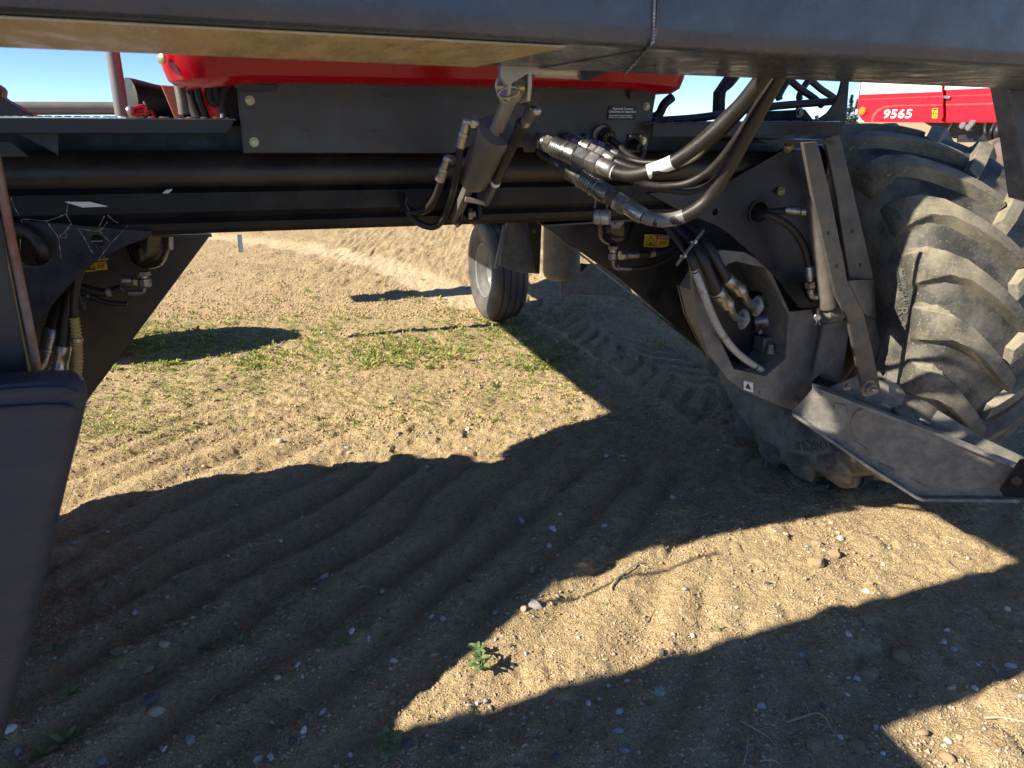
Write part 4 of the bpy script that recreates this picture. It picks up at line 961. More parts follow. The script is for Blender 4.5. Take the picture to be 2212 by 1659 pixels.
# dust cap on its chain
dc = build(MB().lathe(at(1284, 468, 1.70), Vector((.8, -.6, 0)), [(0, .017), (.004, .0195), (.014, .0195), (.016, .017), (.019, .017), (.021, .0195), (.036, .0195), (.040, .018)], 28), 'dust_cap', 'rod', W)
dc['label'] = 'metal dust cap hanging below the lower coupler'
def chain(a, b, n):
    for i in range(n):
        c = a.lerp(b, (i + .5) / n); d = (b - a).normalized(); L = (b - a).length / n * .62
        u = (UX if i % 2 else UY); u = (u - d * u.dot(d)).normalized()
        P = [c + d * math.cos(k / 10 * 6.283) * L + u * math.sin(k / 10 * 6.283) * L * .55 for k in range(11)]
        build(MB().tube(P, .0009, 6), 'chain_link', 'zinc', dc)
chain(at(1287, 430, 1.715), at(1285, 449, 1.705), 6); chain(at(1311, 441, 1.69), at(1310, 467, 1.665), 8)

# ---- rear casters and what hangs under the frame
def caster(loc, label):
    e = empty('caster_wheel', loc, W); e['label'] = label
    n = 64
    prof = [(-.10, .205), (-.118, .22), (-.136, .28), (-.138, .32), (-.128, .355), (-.112, .374), (-.085, .384), (-.084, .376), (-.072, .376), (-.071, .387), (-.032, .390), (-.031, .381), (-.019, .381), (-.018, .391), (0, .391)]
    prof = prof + [(-a, b) for a, b in prof[-2::-1]]
    t = MB(); t.rings([[Vector(loc) + Vector((x, -r * math.cos(2 * math.pi * k / n), r * math.sin(2 * math.pi * k / n))) for k in range(n)] for x, r in prof], caps=False)
    build(t, 'tyre', 'tyre_rear', e, angle=30)
    t = MB()
    for s in (-1, 1):
        t.rings([[Vector(loc) + Vector((x * s, -r * math.cos(2 * math.pi * k / 48), r * math.sin(2 * math.pi * k / 48))) for k in range(48)] for x, r in ((.108, .213), (.114, .208), (.108, .195), (.075, .188), (.06, .178), (.03, .17), (.02, .07), (.045, .06), (.05, .001))], caps=False)
    rim = build(t, 'rim', 'rim', e)
    for k in range(6):
        a = k / 6 * 6.283; build(MB().hexa(Vector(loc) + Vector((-.028, -.105 * math.cos(a), .105 * math.sin(a))), -UX, .012, .012), 'wheel_nut', 'zinc', rim)
    o = build(MB().prism([Vector(loc) + Vector((-.022, .10, .05)), Vector(loc) + Vector((-.022, .13, .05)), Vector(loc) + Vector((-.022, .13, .09)), Vector(loc) + Vector((-.022, .10, .09))], -UX * .001), 'rim_label', 'label_w', rim)
    return e
CW = Vector((1.775, 5.22, .375))
e = caster(CW, 'rear caster wheel with grey rim behind the beam')
build(MB().prism([CW + Vector((.17, .03, -.03)), CW + Vector((.17, -.08, .0)), CW + Vector((.17, -.16, .55)), CW + Vector((.17, .1, .55))], UX * .03), 'fork', 'paint', e, .004)
build(MB().prism([CW + Vector((-.16, .1, .42)), CW + Vector((-.16, -.16, .42)), CW + Vector((.2, -.16, .42)), CW + Vector((.2, .1, .42))], UZ * .06), 'fork_top', 'paint', e, .004)
CW2 = Vector((2 * XC - CW.x - .40, CW.y, CW.z))
e = caster(CW2, 'left rear caster wheel')
build(MB().prism([CW2 + Vector((-.17, .03, -.03)), CW2 + Vector((-.17, -.08, .0)), CW2 + Vector((-.17, -.16, .6)), CW2 + Vector((-.17, .1, .6))], UX * -.03), 'fork', 'paint', e, .004)
build(MB().box((XC, 4.97, 1.0), UX * 1.4, UY * .035, UZ * .06), 'rear_axle', 'paint', W, .01)
build(MB().box((XC + .05, 6.12, 1.06), UX * 1.3, UY * .15, UZ * .10), 'rear_weight', 'paint', W, .03)
build(MB().box((XC + .15, 5.5, 1.36), UX * .3, UY * .75, UZ * .12), 'rear_frame', 'black', W, .02)
for s_ in (-.25, .25): build(MB().bar((XC + .15 + s_, 6.05, 1.15), (XC + .15 + s_, 6.0, 1.3), .06, .12), 'weight_hanger', 'black', W, .005)
build(MB().prism(Q([(1096, 470), (1140, 470), (1166, 592), (1126, 589), (1079, 575)], 3.35), UY * .015), 'hanger_plate', 'paint2', W, .002)
build(MB().prism(Q([(1136, 470), (1171, 470), (1166, 590), (1156, 589)], 3.25), UY * .03), 'hanger_strut', 'black', W, .002)
build(MB().lathe(at(1153, 499, 3.24), -UY, [(0, .010), (.006, .010)], 6), 'nut', 'steel_d', W)
build(MB().bar(at(1091, 488, 3.1), at(1071, 580, 3.1), .012, .016), 'pale_strap', 'grey_rail', W, .001)
tk = build(MB().lathe(at(1212, 602, 3.55), UZ, [(0, .03), (.002, .078), (.02, .096), (.05, .102), (.45, .102)], 36), 'filter_tank', 'paint2', W)
tk['label'] = 'dark cylindrical tank hanging behind the beam'
build(MB().prism(Q([(1256, 568), (1270, 573), (1256, 588)], 3.5), UY * .01), 'tank_tab', 'paint', tk)
build(MB().prism(Q([(1210, 570), (1210, 600), (1211, 637), (1216, 641), (1231, 635), (1351, 641), (1353, 651), (1368, 637), (1340, 570)], 4.1), UY * .012), 'rear_guard', 'paint2', W, .002)

# ================================================================== THE HEADER over the camera
HD = empty('header', (0.5, 1.1, 0))
tag(HD, 'dark steel header beam crossing the top of the view with a rubber curtain', 'header')
YN, YFR = 0.89, 1.30
def line_at(qa, qb, Y, X):
    a, b = at(*qa, Y), at(*qb, Y); t = (X - a.x) / (b.x - a.x); return a.lerp(b, t)
def tube_ring(X, dn=0.0):
    n0 = line_at((0, 25), (2212, 145), YN, X); f0 = line_at((0, 97), (2060, 185), YFR, X)
    dy = (f0 - n0); r = 0.016
    pts = [n0 + Vector((0, .0, .30)), n0 + Vector((0, 0, r * 1.6)), n0 + Vector((0, .0015, r * .9)), n0 + Vector((0, .006, r * .35)), n0 + Vector((0, .014, r * .06)), n0 + dy * .08]
    pts += [f0 - dy * .03, f0 + Vector((0, -.002, .004)), f0 + Vector((0, .0, .012)), f0 + Vector((0, 0, .26)), f0 + Vector((0, -.02, .30))]
    return [p - Vector((0, dn, dn * .5)) if i < 6 else p - Vector((0, 0, dn)) for i, p in enumerate(pts)]
XS = at(1415, 60, YN).x
t = MB(); t.rings([tube_ring(x) for x in (-3.2, -2, -1, -.5, 0, .5, XS)]); build(t, 'top_beam', 'tube', HD, angle=30)
t = MB(); t.rings([tube_ring(x, .0025) for x in (XS + .002, 1.2, 1.8, 2.4)]); tb = build(t, 'beam_sleeve', 'tube', HD, angle=30)
wp = [at(1416, -30, YN - .003), at(1414, 40, YN - .003), at(1413, 92, YN - .003)]
t = MB(); t.tube(wp, lambda s: .0016 + .0006 * math.sin(s * 90), 10, 14)
n0 = at(1413, 94, YN); f0 = at(1330, 151, YFR)
n1 = line_at((0, 25), (2212, 145), YN, n0.x) + Vector((0, .02, -.002))
f1 = line_at((0, 97), (2060, 185), YFR, f0.x + .02) + Vector((0, 0, -.003))
t.tube([at(1413, 92, YN - .003), n1] + [n1.lerp(f1, k / 24) for k in range(1, 25)], lambda s: .0024 + .0010 * math.sin(s * 130), 8, 3)
build(t, 'weld_bead', 'tube', HD)
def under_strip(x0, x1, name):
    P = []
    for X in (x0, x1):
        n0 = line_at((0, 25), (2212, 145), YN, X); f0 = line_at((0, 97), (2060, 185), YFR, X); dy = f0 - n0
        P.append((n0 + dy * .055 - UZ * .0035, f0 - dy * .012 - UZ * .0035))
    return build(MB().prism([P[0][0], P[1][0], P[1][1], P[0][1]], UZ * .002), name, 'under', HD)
under_strip(-.45, .405, 'ground_bounce_strip')  # bounce light painted as a tan strip under the beam's left part
# hanging lugs, pivot pipe
build(MB().prism(Q([(1086, 100), (1180, 112), (1176, 152), (1160, 163), (1143, 158), (1096, 186), (1082, 168)], 1.32), UY * .012), 'pivot_lug', 'rod', HD, .002)
build(MB().cyl(at(1150, 151, 1.36), at(1268, 156, 1.36), .0135, n=20), 'pivot_pipe', 'rod', HD)
build(MB().prism(Q([(1252, 140), (1330, 146), (1316, 155), (1270, 175), (1258, 173), (1252, 163)], 1.34), UY * .012), 'pivot_lug', 'paint', HD, .002)
build(MB().prism(Q([(2179, 90), (2320, 90), (2320, 460), (2216, 430), (2199, 300), (2179, 190)], 1.34), UY * .05), 'hanger_plate', 'paint', HD, .003)
# rubber curtain and rusty steel edge at the left
YC_ = 0.98
edge = [(-80, 834), (60, 826), (128, 821), (160, 827), (174, 838), (181, 856), (180, 880), (167, 940), (150, 1005), (133, 1075), (118, 1140), (102, 1210), (86, 1280), (70, 1350), (52, 1425), (32, 1500), (10, 1580), (-12, 1650), (-40, 1740)]
front = Q(edge, YC_); left = [p + Vector((-.55, 0, 0)) for p in front]
t = MB(); rows = []
for i, p in enumerate(front):
    k = min(1, i / 4)
    rows.append([Vector((-.95, YC_ + .0, p.z)), p - UX * .05, p - UX * .02 + UY * .002, p - UX * .006 + UY * .010, p + UY * .025, p - UX * .004 + UY * .042, p - UX * .03 + UY * .05, Vector((-.95, YC_ + .05, p.z))])
t.rings(rows); cur = build(t, 'rubber_curtain', 'belt', HD, angle=60)
cur['label'] = 'black ribbed rubber curtain at the left edge'
for off in (24, 62):
    pts = [(-60, 826 + off), (40, 818 + off), (110, 815 + off), (150, 818 + off), (168, 826 + off)]
    build(MB().tube(Q(pts, YC_ - .002), .0035, 8, 5), 'rib', 'belt', cur)
ang = build(MB().prism(Q([(-22, 300), (-6, 330), (8, 400), (26, 500), (47, 600), (69, 708), (88, 815), (73, 818), (55, 722), (34, 620), (14, 525), (-2, 440), (-22, 370)], 1.06), UY * .014), 'rusty_edge', 'rust', HD, .003)
ang['label'] = 'rusty steel edge bar at the left'
build(MB().prism(Q([(-200, 480), (-4, 470), (30, 640), (66, 822), (-200, 840)], 1.075), UY * .008), 'side_sheet', 'black', HD, .001)
# unseen blockers added past the left edge, shaped to shade the soil
build(MB().box((-.80, .84, .75), UX * .03, UY * .13, UZ * .72), 'added_shade_post', 'paint', HD, .02)  # added to keep the lower right soil in shade
build(MB().prism([(-1.22, 1.0, .25), (-1.22, 1.0, .95), (-1.22, 1.42, .97), (-1.22, 1.84, 1.52), (-1.22, 1.96, 1.52), (-1.22, 1.96, .25)], -UX * .05), 'added_shade_frame', 'paint', HD, .02)  # added; sloped top shapes the left end of the sunlit strip

# ================================================================== SECOND MACHINE in the background
def wd(qx, qy, y):                               # world point at a given distance ahead
    d = ray(qx, qy); s = y / d.y; return Vector((s * d.x, y, CAM_H + s * d.z))
DL, DR = 10.2, 8.4                               # distance of its tail and of its near end
def bgp(qx, qy, off=0.0):
    # upright plane of its side, running from the tail towards the viewer
    A, B = wd(1860, 260, DL), wd(2180, 262, DR)
    n = Vector((B.y - A.y, -(B.x - A.x), 0)).normalized()
    d = ray(qx, qy); o = Vector((0, 0, CAM_H)); A2 = A + n * off
    s = (A2 - o).dot(n) / d.dot(n); return o + d * s
A, B = wd(1860, 260, DL), wd(2180, 262, DR)
SN = Vector((B.y - A.y, -(B.x - A.x), 0)).normalized()      # away from its side panel
if SN.y < 0: SN = -SN
SD = (B - A); SD.z = 0; SD.normalize()
PW = empty('parked_windrower', A + SN * .9 + SD * 1.5 - UZ * A.z, frame='w')
tag(PW, 'red and white parked windrower numbered 9565 behind the right tyre', 'windrower')
def bg(pts, name, m, th=.9, off=0.0, par=None, bev=.0):
    return build(MB().prism([bgp(x, y, 0) - SN * off for x, y in pts], SN * th), name, m, par or PW, bev, seg=3)
body = bg([(1862, 60), (1860, 170), (1853, 215), (1851, 232), (1853, 246), (1859, 257), (1868, 264), (2038, 265), (2032, 262), (2037, 252), (2036, 60)], 'rear_panel', 'red_far', 1.6, 0, None, .03)
front_ = bg([(2041, 60), (2042, 252), (2040, 262), (2046, 265.5), (2320, 267), (2320, 60)], 'side_door', 'red_far', 1.6, 0, None, .02)
bg([(1864, 60), (1862, 172), (1858, 204.5), (2034, 198), (2033, 60)], 'white_panel', 'white', .02, .004, body, .004)
bg([(2043, 60), (2041, 194.5), (2320, 182), (2320, 60)], 'white_panel', 'white', .02, .004, front_, .004)
bg([(1856, 214.5), (2038, 207), (2038, 208.5), (1856, 216)], 'shut_line', 'red_d', .004, .002, body)
bg([(2041, 207.5), (2320, 197), (2320, 198.2), (2041, 208.7)], 'shut_line', 'red_d', .004, .002, front_)
bg([(2042, 225), (2320, 217), (2320, 221), (2045, 228)], 'swage_line', 'red_d', .006, .003, front_)
bg([(1881, 262), (1884, 250), (1893, 238), (1908, 230), (1930, 227), (2036, 225.5), (2036, 228), (1930, 229.5), (1911, 233), (1897, 241), (1889, 251), (1886, 262)], 'swage_line', 'red_d', .006, .003, body)
t = MB(); c = bgp(1865, 240) - SN * .01
t.lathe(c, -SN, [(0, .055), (.015, .055), (.03, .04)], 20); tl = build(t, 'tail_lamp', 'amber', PW)
tl.scale = (1, 1, 1)
t = MB(); t.tube([bgp(1850, 247) , bgp(1852, 236)], .02, 10); build(t, 'side_reflector', 'white', PW)
bg([(2014.5, 234), (2026.5, 234), (2025.5, 255.5), (2014, 255.5)], 'hazard_label', 'label_y', .004, .006, body)
lb = bg([(2016, 235.2), (2025, 235.2), (2025, 237.6), (2016, 237.6)], 'hazard_label_head', 'label_k', .003, .010, body)
t = MB(); tri = [bgp(2020, 239) - SN * .012, bgp(2024.4, 246) - SN * .012, bgp(2015.6, 246) - SN * .012]
for k in range(3): t.tube([tri[k], tri[(k + 1) % 3]], .0035, 6)
t.tube([bgp(2018, 249) - SN * .012, bgp(2018, 252) - SN * .012], .005, 6); t.tube([bgp(2022, 249) - SN * .012, bgp(2022, 252) - SN * .012], .005, 6)
build(t, 'hazard_mark', 'label_k', body)
S = (bgp(1975, 250) - bgp(1911, 250)).length
lettering('9565', bgp(1909.5, 247.2) - SN * .008, SD, UZ, S * .34, 'label_w', body, bold=S * .006, space=1.08, ext=.003, xs=1.36, slant=.08)
t = MB(); t.bar(bgp(2043, 209.5) - SN * .03, bgp(2056, 211) - SN * .03, .02, .03); build(t, 'door_handle', 'zinc', front_, .004)
bg([(2047, 258), (2320, 258), (2320, 300), (2047, 300)], 'chassis', 'black', .6, -.35)
bg([(2049, 292), (2220, 287), (2220, 306), (2049, 308)], 'chassis_rail', 'paint', .3, -.15)
for x, x2, r in ((2054, 2042, .012), (2124, 2133, .02), (2146, 2136, .02), (2156, 2152, .035), (2170, 2168, .03), (2185, 2172, .015)):
    build(MB().tube([bgp(x, 262, 0) + SN * .05, bgp((x + x2) / 2 + 2, 285, 0) - SN * .02, bgp(x2, 306, 0) + SN * .05], r, 10, 5), 'hanging_hose', 'rubber', PW)
build(MB().prism([bgp(x, y) - SN * .05 for x, y in ((2146, 303), (2176, 302), (2176, 307), (2146, 309))], SN * .02), 'bright_bracket', 'zinc', PW)
for q in ((2081, 271), (2094, 275), (2101, 267)): build(MB().lathe(bgp(*q), -SN, [(-.05, .04), (.02, .04), (.03, .03)], 12), 'fitting', 'zinc', PW)
bg([(1925, 264), (2047, 264), (2047, 300), (1990, 300), (1960, 283)], 'under_cover', 'black', .5, -.6)
pwheel = make_wheel('drive_wheel', 'tyre_brown', 'tyre_brown')
pwheel.parent = PW
pc_ = wd(2185, 400, 7.6)
pc_ = Vector((pc_.x, pc_.y, .66))
pwheel.location = pc_ - ORG[PW]; pwheel.rotation_euler = (0, 0, math.atan2(SD.y, SD.x) + R(90) + R(22)); pwheel.scale = (.9, .9, .9)
pw2 = copy_tree(pwheel, PW); pw2.location = pc_ + SN * 2.6 - ORG[PW]

# ================================================================== SPRUCES on the skyline
def spruce(qx, qy_top, y, h, label, seed):
    rnd = random.Random(seed)
    top = wd(qx, qy_top, y); base = Vector((top.x, y, top.z - h))
    if base.z > 0: base.z = 0.0
    h = top.z - base.z
    e = empty('spruce_tree', base, frame='w'); tag(e, label, 'tree', 'spruces on the skyline')
    build(MB().tube([base, top], [h * .022, h * .003], 8), 'trunk', 'bark', e)
    vs, fs = [], []
    n = 1500
    for i in range(n):
        t = rnd.random() ** .8; zz = h * (.04 + .96 * t); rmax = h * .21 * (1 - t) ** .85 * (.72 + .28 * math.sin(t * 46 + seed)) + h * .006
        a = rnd.random() * 6.283; rr = rmax * rnd.random() ** .45
        c = base + Vector((rr * math.cos(a), rr * math.sin(a), zz - rr * .25))
        L = h * .026 * rnd.uniform(.6, 1.4); u = Vector((math.cos(a), math.sin(a), rnd.uniform(-.5, .1))).normalized(); w = Vector((rnd.uniform(-1, 1), rnd.uniform(-1, 1), rnd.uniform(-.3, .6))).normalized()
        k = len(vs); vs += [c - u * L - w * L * .4, c + u * L, c - u * L * .6 + w * L * .55]; fs.append((k, k + 1, k + 2))
    mb = MB(); mb.add(vs, fs); build(mb, 'crown', 'needle', e)
spruce(1841, 205, 95, 7.5, 'tallest dark spruce left of the parked red machine', 3)
spruce(1826, 226, 100, 6.5, 'shorter spruce just left of the tallest one', 5)
spruce(1853, 214, 110, 7.5, 'spruce partly hidden by the tail of the parked machine', 8)
spruce(1665, 226, 120, 7.0, 'distant spruce showing behind the hoses', 9)

# ================================================================== COBWEB on the left leg
cw = empty('cobweb', at(150, 560, YB - .02)); tag(cw, 'torn dusty cobweb strung over the left leg plate', 'cobweb')
strands = [[(23, 425), (30, 445), (42, 467)], [(47, 473), (62, 474), (100, 477), (128, 468), (143, 461), (145, 448), (149, 432)], [(47, 474), (44, 505), (44, 540)], [(100, 477), (115, 498), (126, 514), (129, 535), (132, 560)], [(143, 462), (152, 480), (155, 486)], [(152, 484), (142, 500), (128, 511), (143, 513), (141, 497)], [(168, 494), (190, 497), (214, 498), (233, 479)], [(214, 499), (225, 510), (236, 522)], [(170, 496), (182, 515), (195, 538), (202, 549)], [(277, 486), (250, 515), (228, 540), (213, 560)], [(232, 464), (245, 476), (256, 482)], [(214, 490), (222, 474), (226, 466)], [(2, 380), (8, 400), (16, 420)]]
for s in strands:
    build(MB().tube(Q(s, YB - .022), lambda f: .00016 + .0003 * max(0, math.sin(f * 61)) ** 4, 5, 4), 'strand', 'web', cw)

# ================================================================== STONES
def stone_mesh(seed, flat):
    rnd = random.Random(seed); bm = bmesh.new(); bmesh.ops.create_icosphere(bm, subdivisions=2, radius=1)
    cuts = [(Vector((rnd.uniform(-1, 1), rnd.uniform(-1, 1), rnd.uniform(-1, 1))).normalized(), rnd.uniform(.55, .85)) for _ in range(6)]
    ax = (1, rnd.uniform(.6, .9), flat)
    for v in bm.verts:
        p = v.co.copy()
        for n, d in cuts:
            k = p.dot(n)
            if k > d: p -= n * (k - d) * .85
        p *= 1 + rnd.uniform(-.025, .025)
        v.co = Vector((p.x * ax[0], p.y * ax[1], p.z * ax[2]))
    me = bpy.data.meshes.new('stone'); bm.to_mesh(me); bm.free(); me.shade_smooth(); me.set_sharp_from_angle(angle=R(32))
    return me
SM = [stone_mesh(100 + k, f) for k, f in enumerate((.7, .55, .62, .8, .5, .68, .45, .75, .6, .58))]
def stonemat(name, c): return mat(name, c, .75, var=.28, vscale=55, dust=.15, dscale=30, bump=.4, bscale=120, spec=.3)
SMAT = {'pale grey': stonemat('pale grey stone', (.54, .54, .53)), 'white': stonemat('white stone', (.76, .75, .72)), 'blue grey': stonemat('blue grey stone', (.36, .365, .37)),
        'tan': stonemat('tan stone', (.56, .46, .33)), 'dark': stonemat('dark stone', (.12, .12, .13)), 'brown': stonemat('brown stone', (.42, .28, .18)), 'pink': stonemat('pinkish stone', (.50, .38, .34))}
SMESH = {}
def stone(x, y, r, colour, label, group, rnd, sink=.46, tilt=.4):
    k = rnd.randrange(len(SM)); key = (k, colour)
    if key not in SMESH:
        m_ = SM[k].copy(); m_.materials.append(SMAT[colour]); SMESH[key] = m_
    o = bpy.data.objects.new('stone', SMESH[key]); COL.objects.link(o)
    o.location = (x, y, gz(x, y) + r * (.62 - sink)); o.scale = (r * rnd.uniform(.85, 1.2), r * rnd.uniform(.85, 1.2), r * rnd.uniform(.8, 1.15))
    o.rotation_euler = (rnd.uniform(-tilt, tilt), rnd.uniform(-tilt, tilt), rnd.uniform(0, 6.28))
    tag(o, label, 'stone', group); return o
rs = random.Random(11)
# the stones one can point to: picture point, half width in picture pixels, colour, label
KNOWN = [((332, 1527), 18, 'dark', 'dark speckled oval stone touching a tan stone'), ((338, 1546), 17, 'tan', 'tan banded stone under the dark speckled oval one'),
 ((28, 1595), 11, 'white', 'white wedge-shaped stone in the lower left corner by the biggest weed'), ((38, 1624), 12, 'blue grey', 'blue grey stone below the white wedge at lower left'),
 ((219, 1642), 10, 'blue grey', 'dark blue stone on the bottom edge right of the weeds'), ((295, 1333), 9, 'pale grey', 'rounded grey stone on the ridge in the left shade'),
 ((386, 1379), 6, 'blue grey', 'small bluish pebble beside a brown one at left'), ((358, 1409), 11, 'tan', 'half-moon shaped beige stone in the left shade'),
 ((412, 1608), 13, 'blue grey', 'flat slate-blue shard near the bottom edge'), ((322, 1447), 10, 'tan', 'yellowish flat pebble in the left shade'),
 ((701, 1237), 12, 'white', 'bright white oblong stone in the mid shade'), ((826, 1268), 9, 'white', 'round white stone beside a bleached stalk'),
 ((686, 1245), 11, 'blue grey', 'bluish stone left of the bright white oblong'), ((585, 1213), 8, 'brown', 'orange brown pebble in the mid shade'),
 ((1071, 1319), 11, 'blue grey', 'light blue stone lying alone in the mid shade'), ((932, 1335), 7, 'pale grey', 'pale grey stone left of the light blue one'),
 ((938, 1352), 6, 'blue grey', 'small speckled stone under the pale grey one'), ((936, 1413), 10, 'tan', 'tan angular stone on a ridge in the shade'),
 ((851, 1432), 9, 'pale grey', 'long grey pebble lying in a furrow'), ((762, 1378), 9, 'white', 'white angular stone beside pebbles in the shade'),
 ((796, 1384), 7, 'pale grey', 'beige grey pebble beside the white angular stone'), ((697, 1547), 10, 'pale grey', 'pale grey stone near the lower middle'),
 ((658, 1592), 9, 'white', 'white rounded stone above a dark round one'), ((632, 1611), 10, 'dark', 'dark round stone below the white one'),
 ((560, 1648), 11, 'pale grey', 'grey block on the bottom edge, left of two stones'), ((586, 1647), 9, 'pale grey', 'grey rounded stone on the bottom edge'), ((579, 1653), 8, 'dark', 'dark stone on the bottom edge under the grey ones'),
 ((880, 1617), 12, 'dark', 'dark jagged rock beside the sunlit weed'), ((827, 1607), 9, 'white', 'white stone left of the sunlit weed'),
 ((978, 1624), 11, 'dark', 'dark grey round stone just below the sunlit strip'), ((1049, 1509), 7, 'blue grey', 'grey stone in the sunlit strip casting a shadow'),
 ((1059, 1522), 8, 'tan', 'tan stone just below the grey one in the sunlit strip'), ((1156, 1307), 16, 'pale grey', 'long whitish stone in the shade left of the sunlit strip'),
 ((1131, 1319), 9, 'tan', 'tan chip left of the long whitish stone'), ((1243, 1325), 6, 'pink', 'pink pebble at the edge of the sunlit strip'),
 ((1479, 1285), 8, 'blue grey', 'smooth blue grey pebble in the sunlit patch'), ((1423, 1500), 14, 'blue grey', 'blue grey shard at the lower edge of the sunlit strip'),
 ((1339, 1541), 13, 'pale grey', 'pale flat stone below the sunlit strip'), ((1334, 1586), 10, 'blue grey', 'blue grey stone under the pale flat one'),
 ((1348, 1622), 13, 'blue grey', 'dark blue angular stone near the bottom'), ((1200, 1640), 13, 'dark', 'dark half-buried stone at the bottom edge'),
 ((1355, 1469), 8, 'white', 'white curved chip in the sunlit strip'), ((1106, 1432), 6, 'white', 'white pebble at the left tip of the sunlit strip'),
 ((1496, 1370), 7, 'white', 'white flat pebble in the middle of the sunlit patch'), ((1454, 1374), 6, 'tan', 'round yellowish pebble left of the white flat one'),
 ((1589, 1320), 5, 'white', 'white pebble with a curled chip behind it'), ((1871, 1279), 8, 'white', 'white squarish stone at the right of the sunlit patch'),
 ((1879, 1198), 6, 'blue grey', 'grey speckled stone in the sunlit patch below the tyre'), ((1816, 1161), 8, 'white', 'white shell-like stone below the tyre'), ((1810, 1148), 6, 'tan', 'flat tan chip above the white shell-like stone'),
 ((1922, 1179), 4, 'white', 'tiny white pebble right of centre in the sunlit patch'), ((1730, 1412), 8, 'blue grey', 'bluish stone at the shaded border right of the strip'),
 ((2178, 1455), 10, 'pale grey', 'pale wedge at the right border of the picture'), ((2148, 1452), 8, 'blue grey', 'blue chip left of the pale wedge'), ((2173, 1330), 9, 'white', 'whitish angular stone in the right shade'),
 ((2056, 1419), 9, 'blue grey', 'blue grey angular stone in the right shade'), ((2035, 1402), 7, 'pale grey', 'speckled round stone above the blue grey angular one'),
 ((2054, 1494), 9, 'tan', 'tan rounded stone in the lower right shade'), ((2104, 1493), 8, 'white', 'white leaf-shaped chip in the lower right shade'),
 ((1990, 1590), 10, 'brown', 'brown stone at the tip of the lower right light patch'), ((2045, 1642), 16, 'brown', 'reddish brown oval stone at the bottom right'),
 ((2070, 1598), 10, 'tan', 'tan lit stone in the lower right light patch'), ((2048, 1602), 8, 'pale grey', 'pale stone touching the tan lit stone'),
 ((1310, 981), 7, 'white', 'white stone high on a shaded furrow'), ((1344, 979), 7, 'white', 'white stone on the furrow left of the tyre'), ((1342, 981), 5, 'pink', 'pinkish pebble beside the white furrow stone'),
 ((1176, 935), 7, 'pale grey', 'grey stone on the ridge at the shadow corner'), ((1489, 940), 7, 'blue grey', 'bluish pebble left of the tyre'), ((1552, 967), 6, 'white', 'white pebble close to the tyre'),
 ((1209, 1119), 9, 'white', 'white square-topped stone in the middle shade'), ((1126, 1119), 8, 'pale grey', 'grey cone-shaped stone in the middle shade'), ((1194, 1148), 9, 'white', 'flat white chip under the square-topped stone'),
 ((1186, 1178), 7, 'white', 'thin white splinter stone below the flat chip'), ((1305, 1143), 8, 'pale grey', 'grey stone left of the small light patch'), ((1150, 1218), 10, 'tan', 'tan block at the tip of the thin light streak'), ((1171, 1219), 8, 'tan', 'rounded tan pebble on the thin light streak'),
 ((748, 961), 9, 'blue grey', 'speckled grey stone in the sunlit middle ground'), ((753, 970), 7, 'tan', 'tan stone under the speckled grey one'), ((605, 958), 10, 'tan', 'clod-like tan rock casting a long shadow'),
 ((516, 985), 9, 'blue grey', 'grey flat stone in the sunlit left ground'), ((862, 940), 6, 'dark', 'dark pebble in the sunlit middle ground'), ((899, 944), 5, 'blue grey', 'bluish pebble right of the dark one'), ((924, 937), 8, 'blue grey', 'blue grey stone beside a pale one in the sunlight'),
 ((1011, 930), 8, 'white', 'white angular stone near the ridge of shade'), ((1009, 972), 8, 'tan', 'tan pebble just above the ridge of shade'), ((697, 718), 6, 'white', 'white stone among the weeds'), ((833, 783), 6, 'white', 'pale stone among the lower weeds'), ((895, 713), 6, 'white', 'white flat stone among the upper weeds')]
taken = []
for q, hw, colr, lab in KNOWN:
    p = gw(*q); dist = (p - Vector((0, 0, CAM_H))).length; r = hw / FPX * dist * .95
    stone(p.x, p.y, r, colr, lab, None, rs); taken.append((p.x, p.y, r))
# the smaller ones nobody could tell apart
def zone(qx, qy):
    def ln(P, x):
        for (a, b), (c, d) in zip(P[:-1], P[1:]):
            if x <= c: return b + (d - b) * (x - a) / (c - a)
        return P[-1][1]
    if qx < 1240 and qy < ln([(-9, 1150), (110, 1145), (1240, 905)], qx): return 'on the sunlit ground behind'
    if qx > 830:
        up, lo_ = ln([(830, 1600), (1550, 1120), (1980, 1080), (2300, 1200)], qx), ln([(830, 1650), (1480, 1450), (2160, 1230), (2300, 1200)], qx)
        if up < qy < lo_: return 'in the sunlit strip'
        if qy >= lo_: return 'in the shade below the sunlit strip'
    return 'in the shade of the left third' if qx < 640 else 'in the middle shade'
n = 0; LOOSE = {}
while n < 205:
    qx, qy = rs.uniform(20, 2200), rs.uniform(900, 1650)
    p = gw(qx, qy); X = w2m(p)
    if abs(X.x - 2.37) < .36 and abs(X.y - 2.28) < .6: continue
    colr = rs.choice(['pale grey', 'pale grey', 'white', 'tan', 'blue grey', 'brown', 'pink', 'dark'])
    if any(math.hypot(p.x - a, p.y - b) < r_ * 1.6 + .012 for a, b, r_ in taken): continue
    r = rs.uniform(.006, .011) if rs.random() < .8 else rs.uniform(.011, .015)
    so_ = stone(p.x, p.y, r, colr, 'small %s pebble lying loose %s' % (colr, zone(qx, qy)), 'small %s pebbles %s' % (colr, zone(qx, qy)), rs)
    LOOSE.setdefault((colr, zone(qx, qy)), []).append((qx, so_))
    taken.append((p.x, p.y, r)); n += 1
ORD = 'first second third fourth fifth sixth seventh eighth ninth tenth eleventh twelfth thirteenth fourteenth fifteenth sixteenth seventeenth eighteenth nineteenth twentieth'.split()
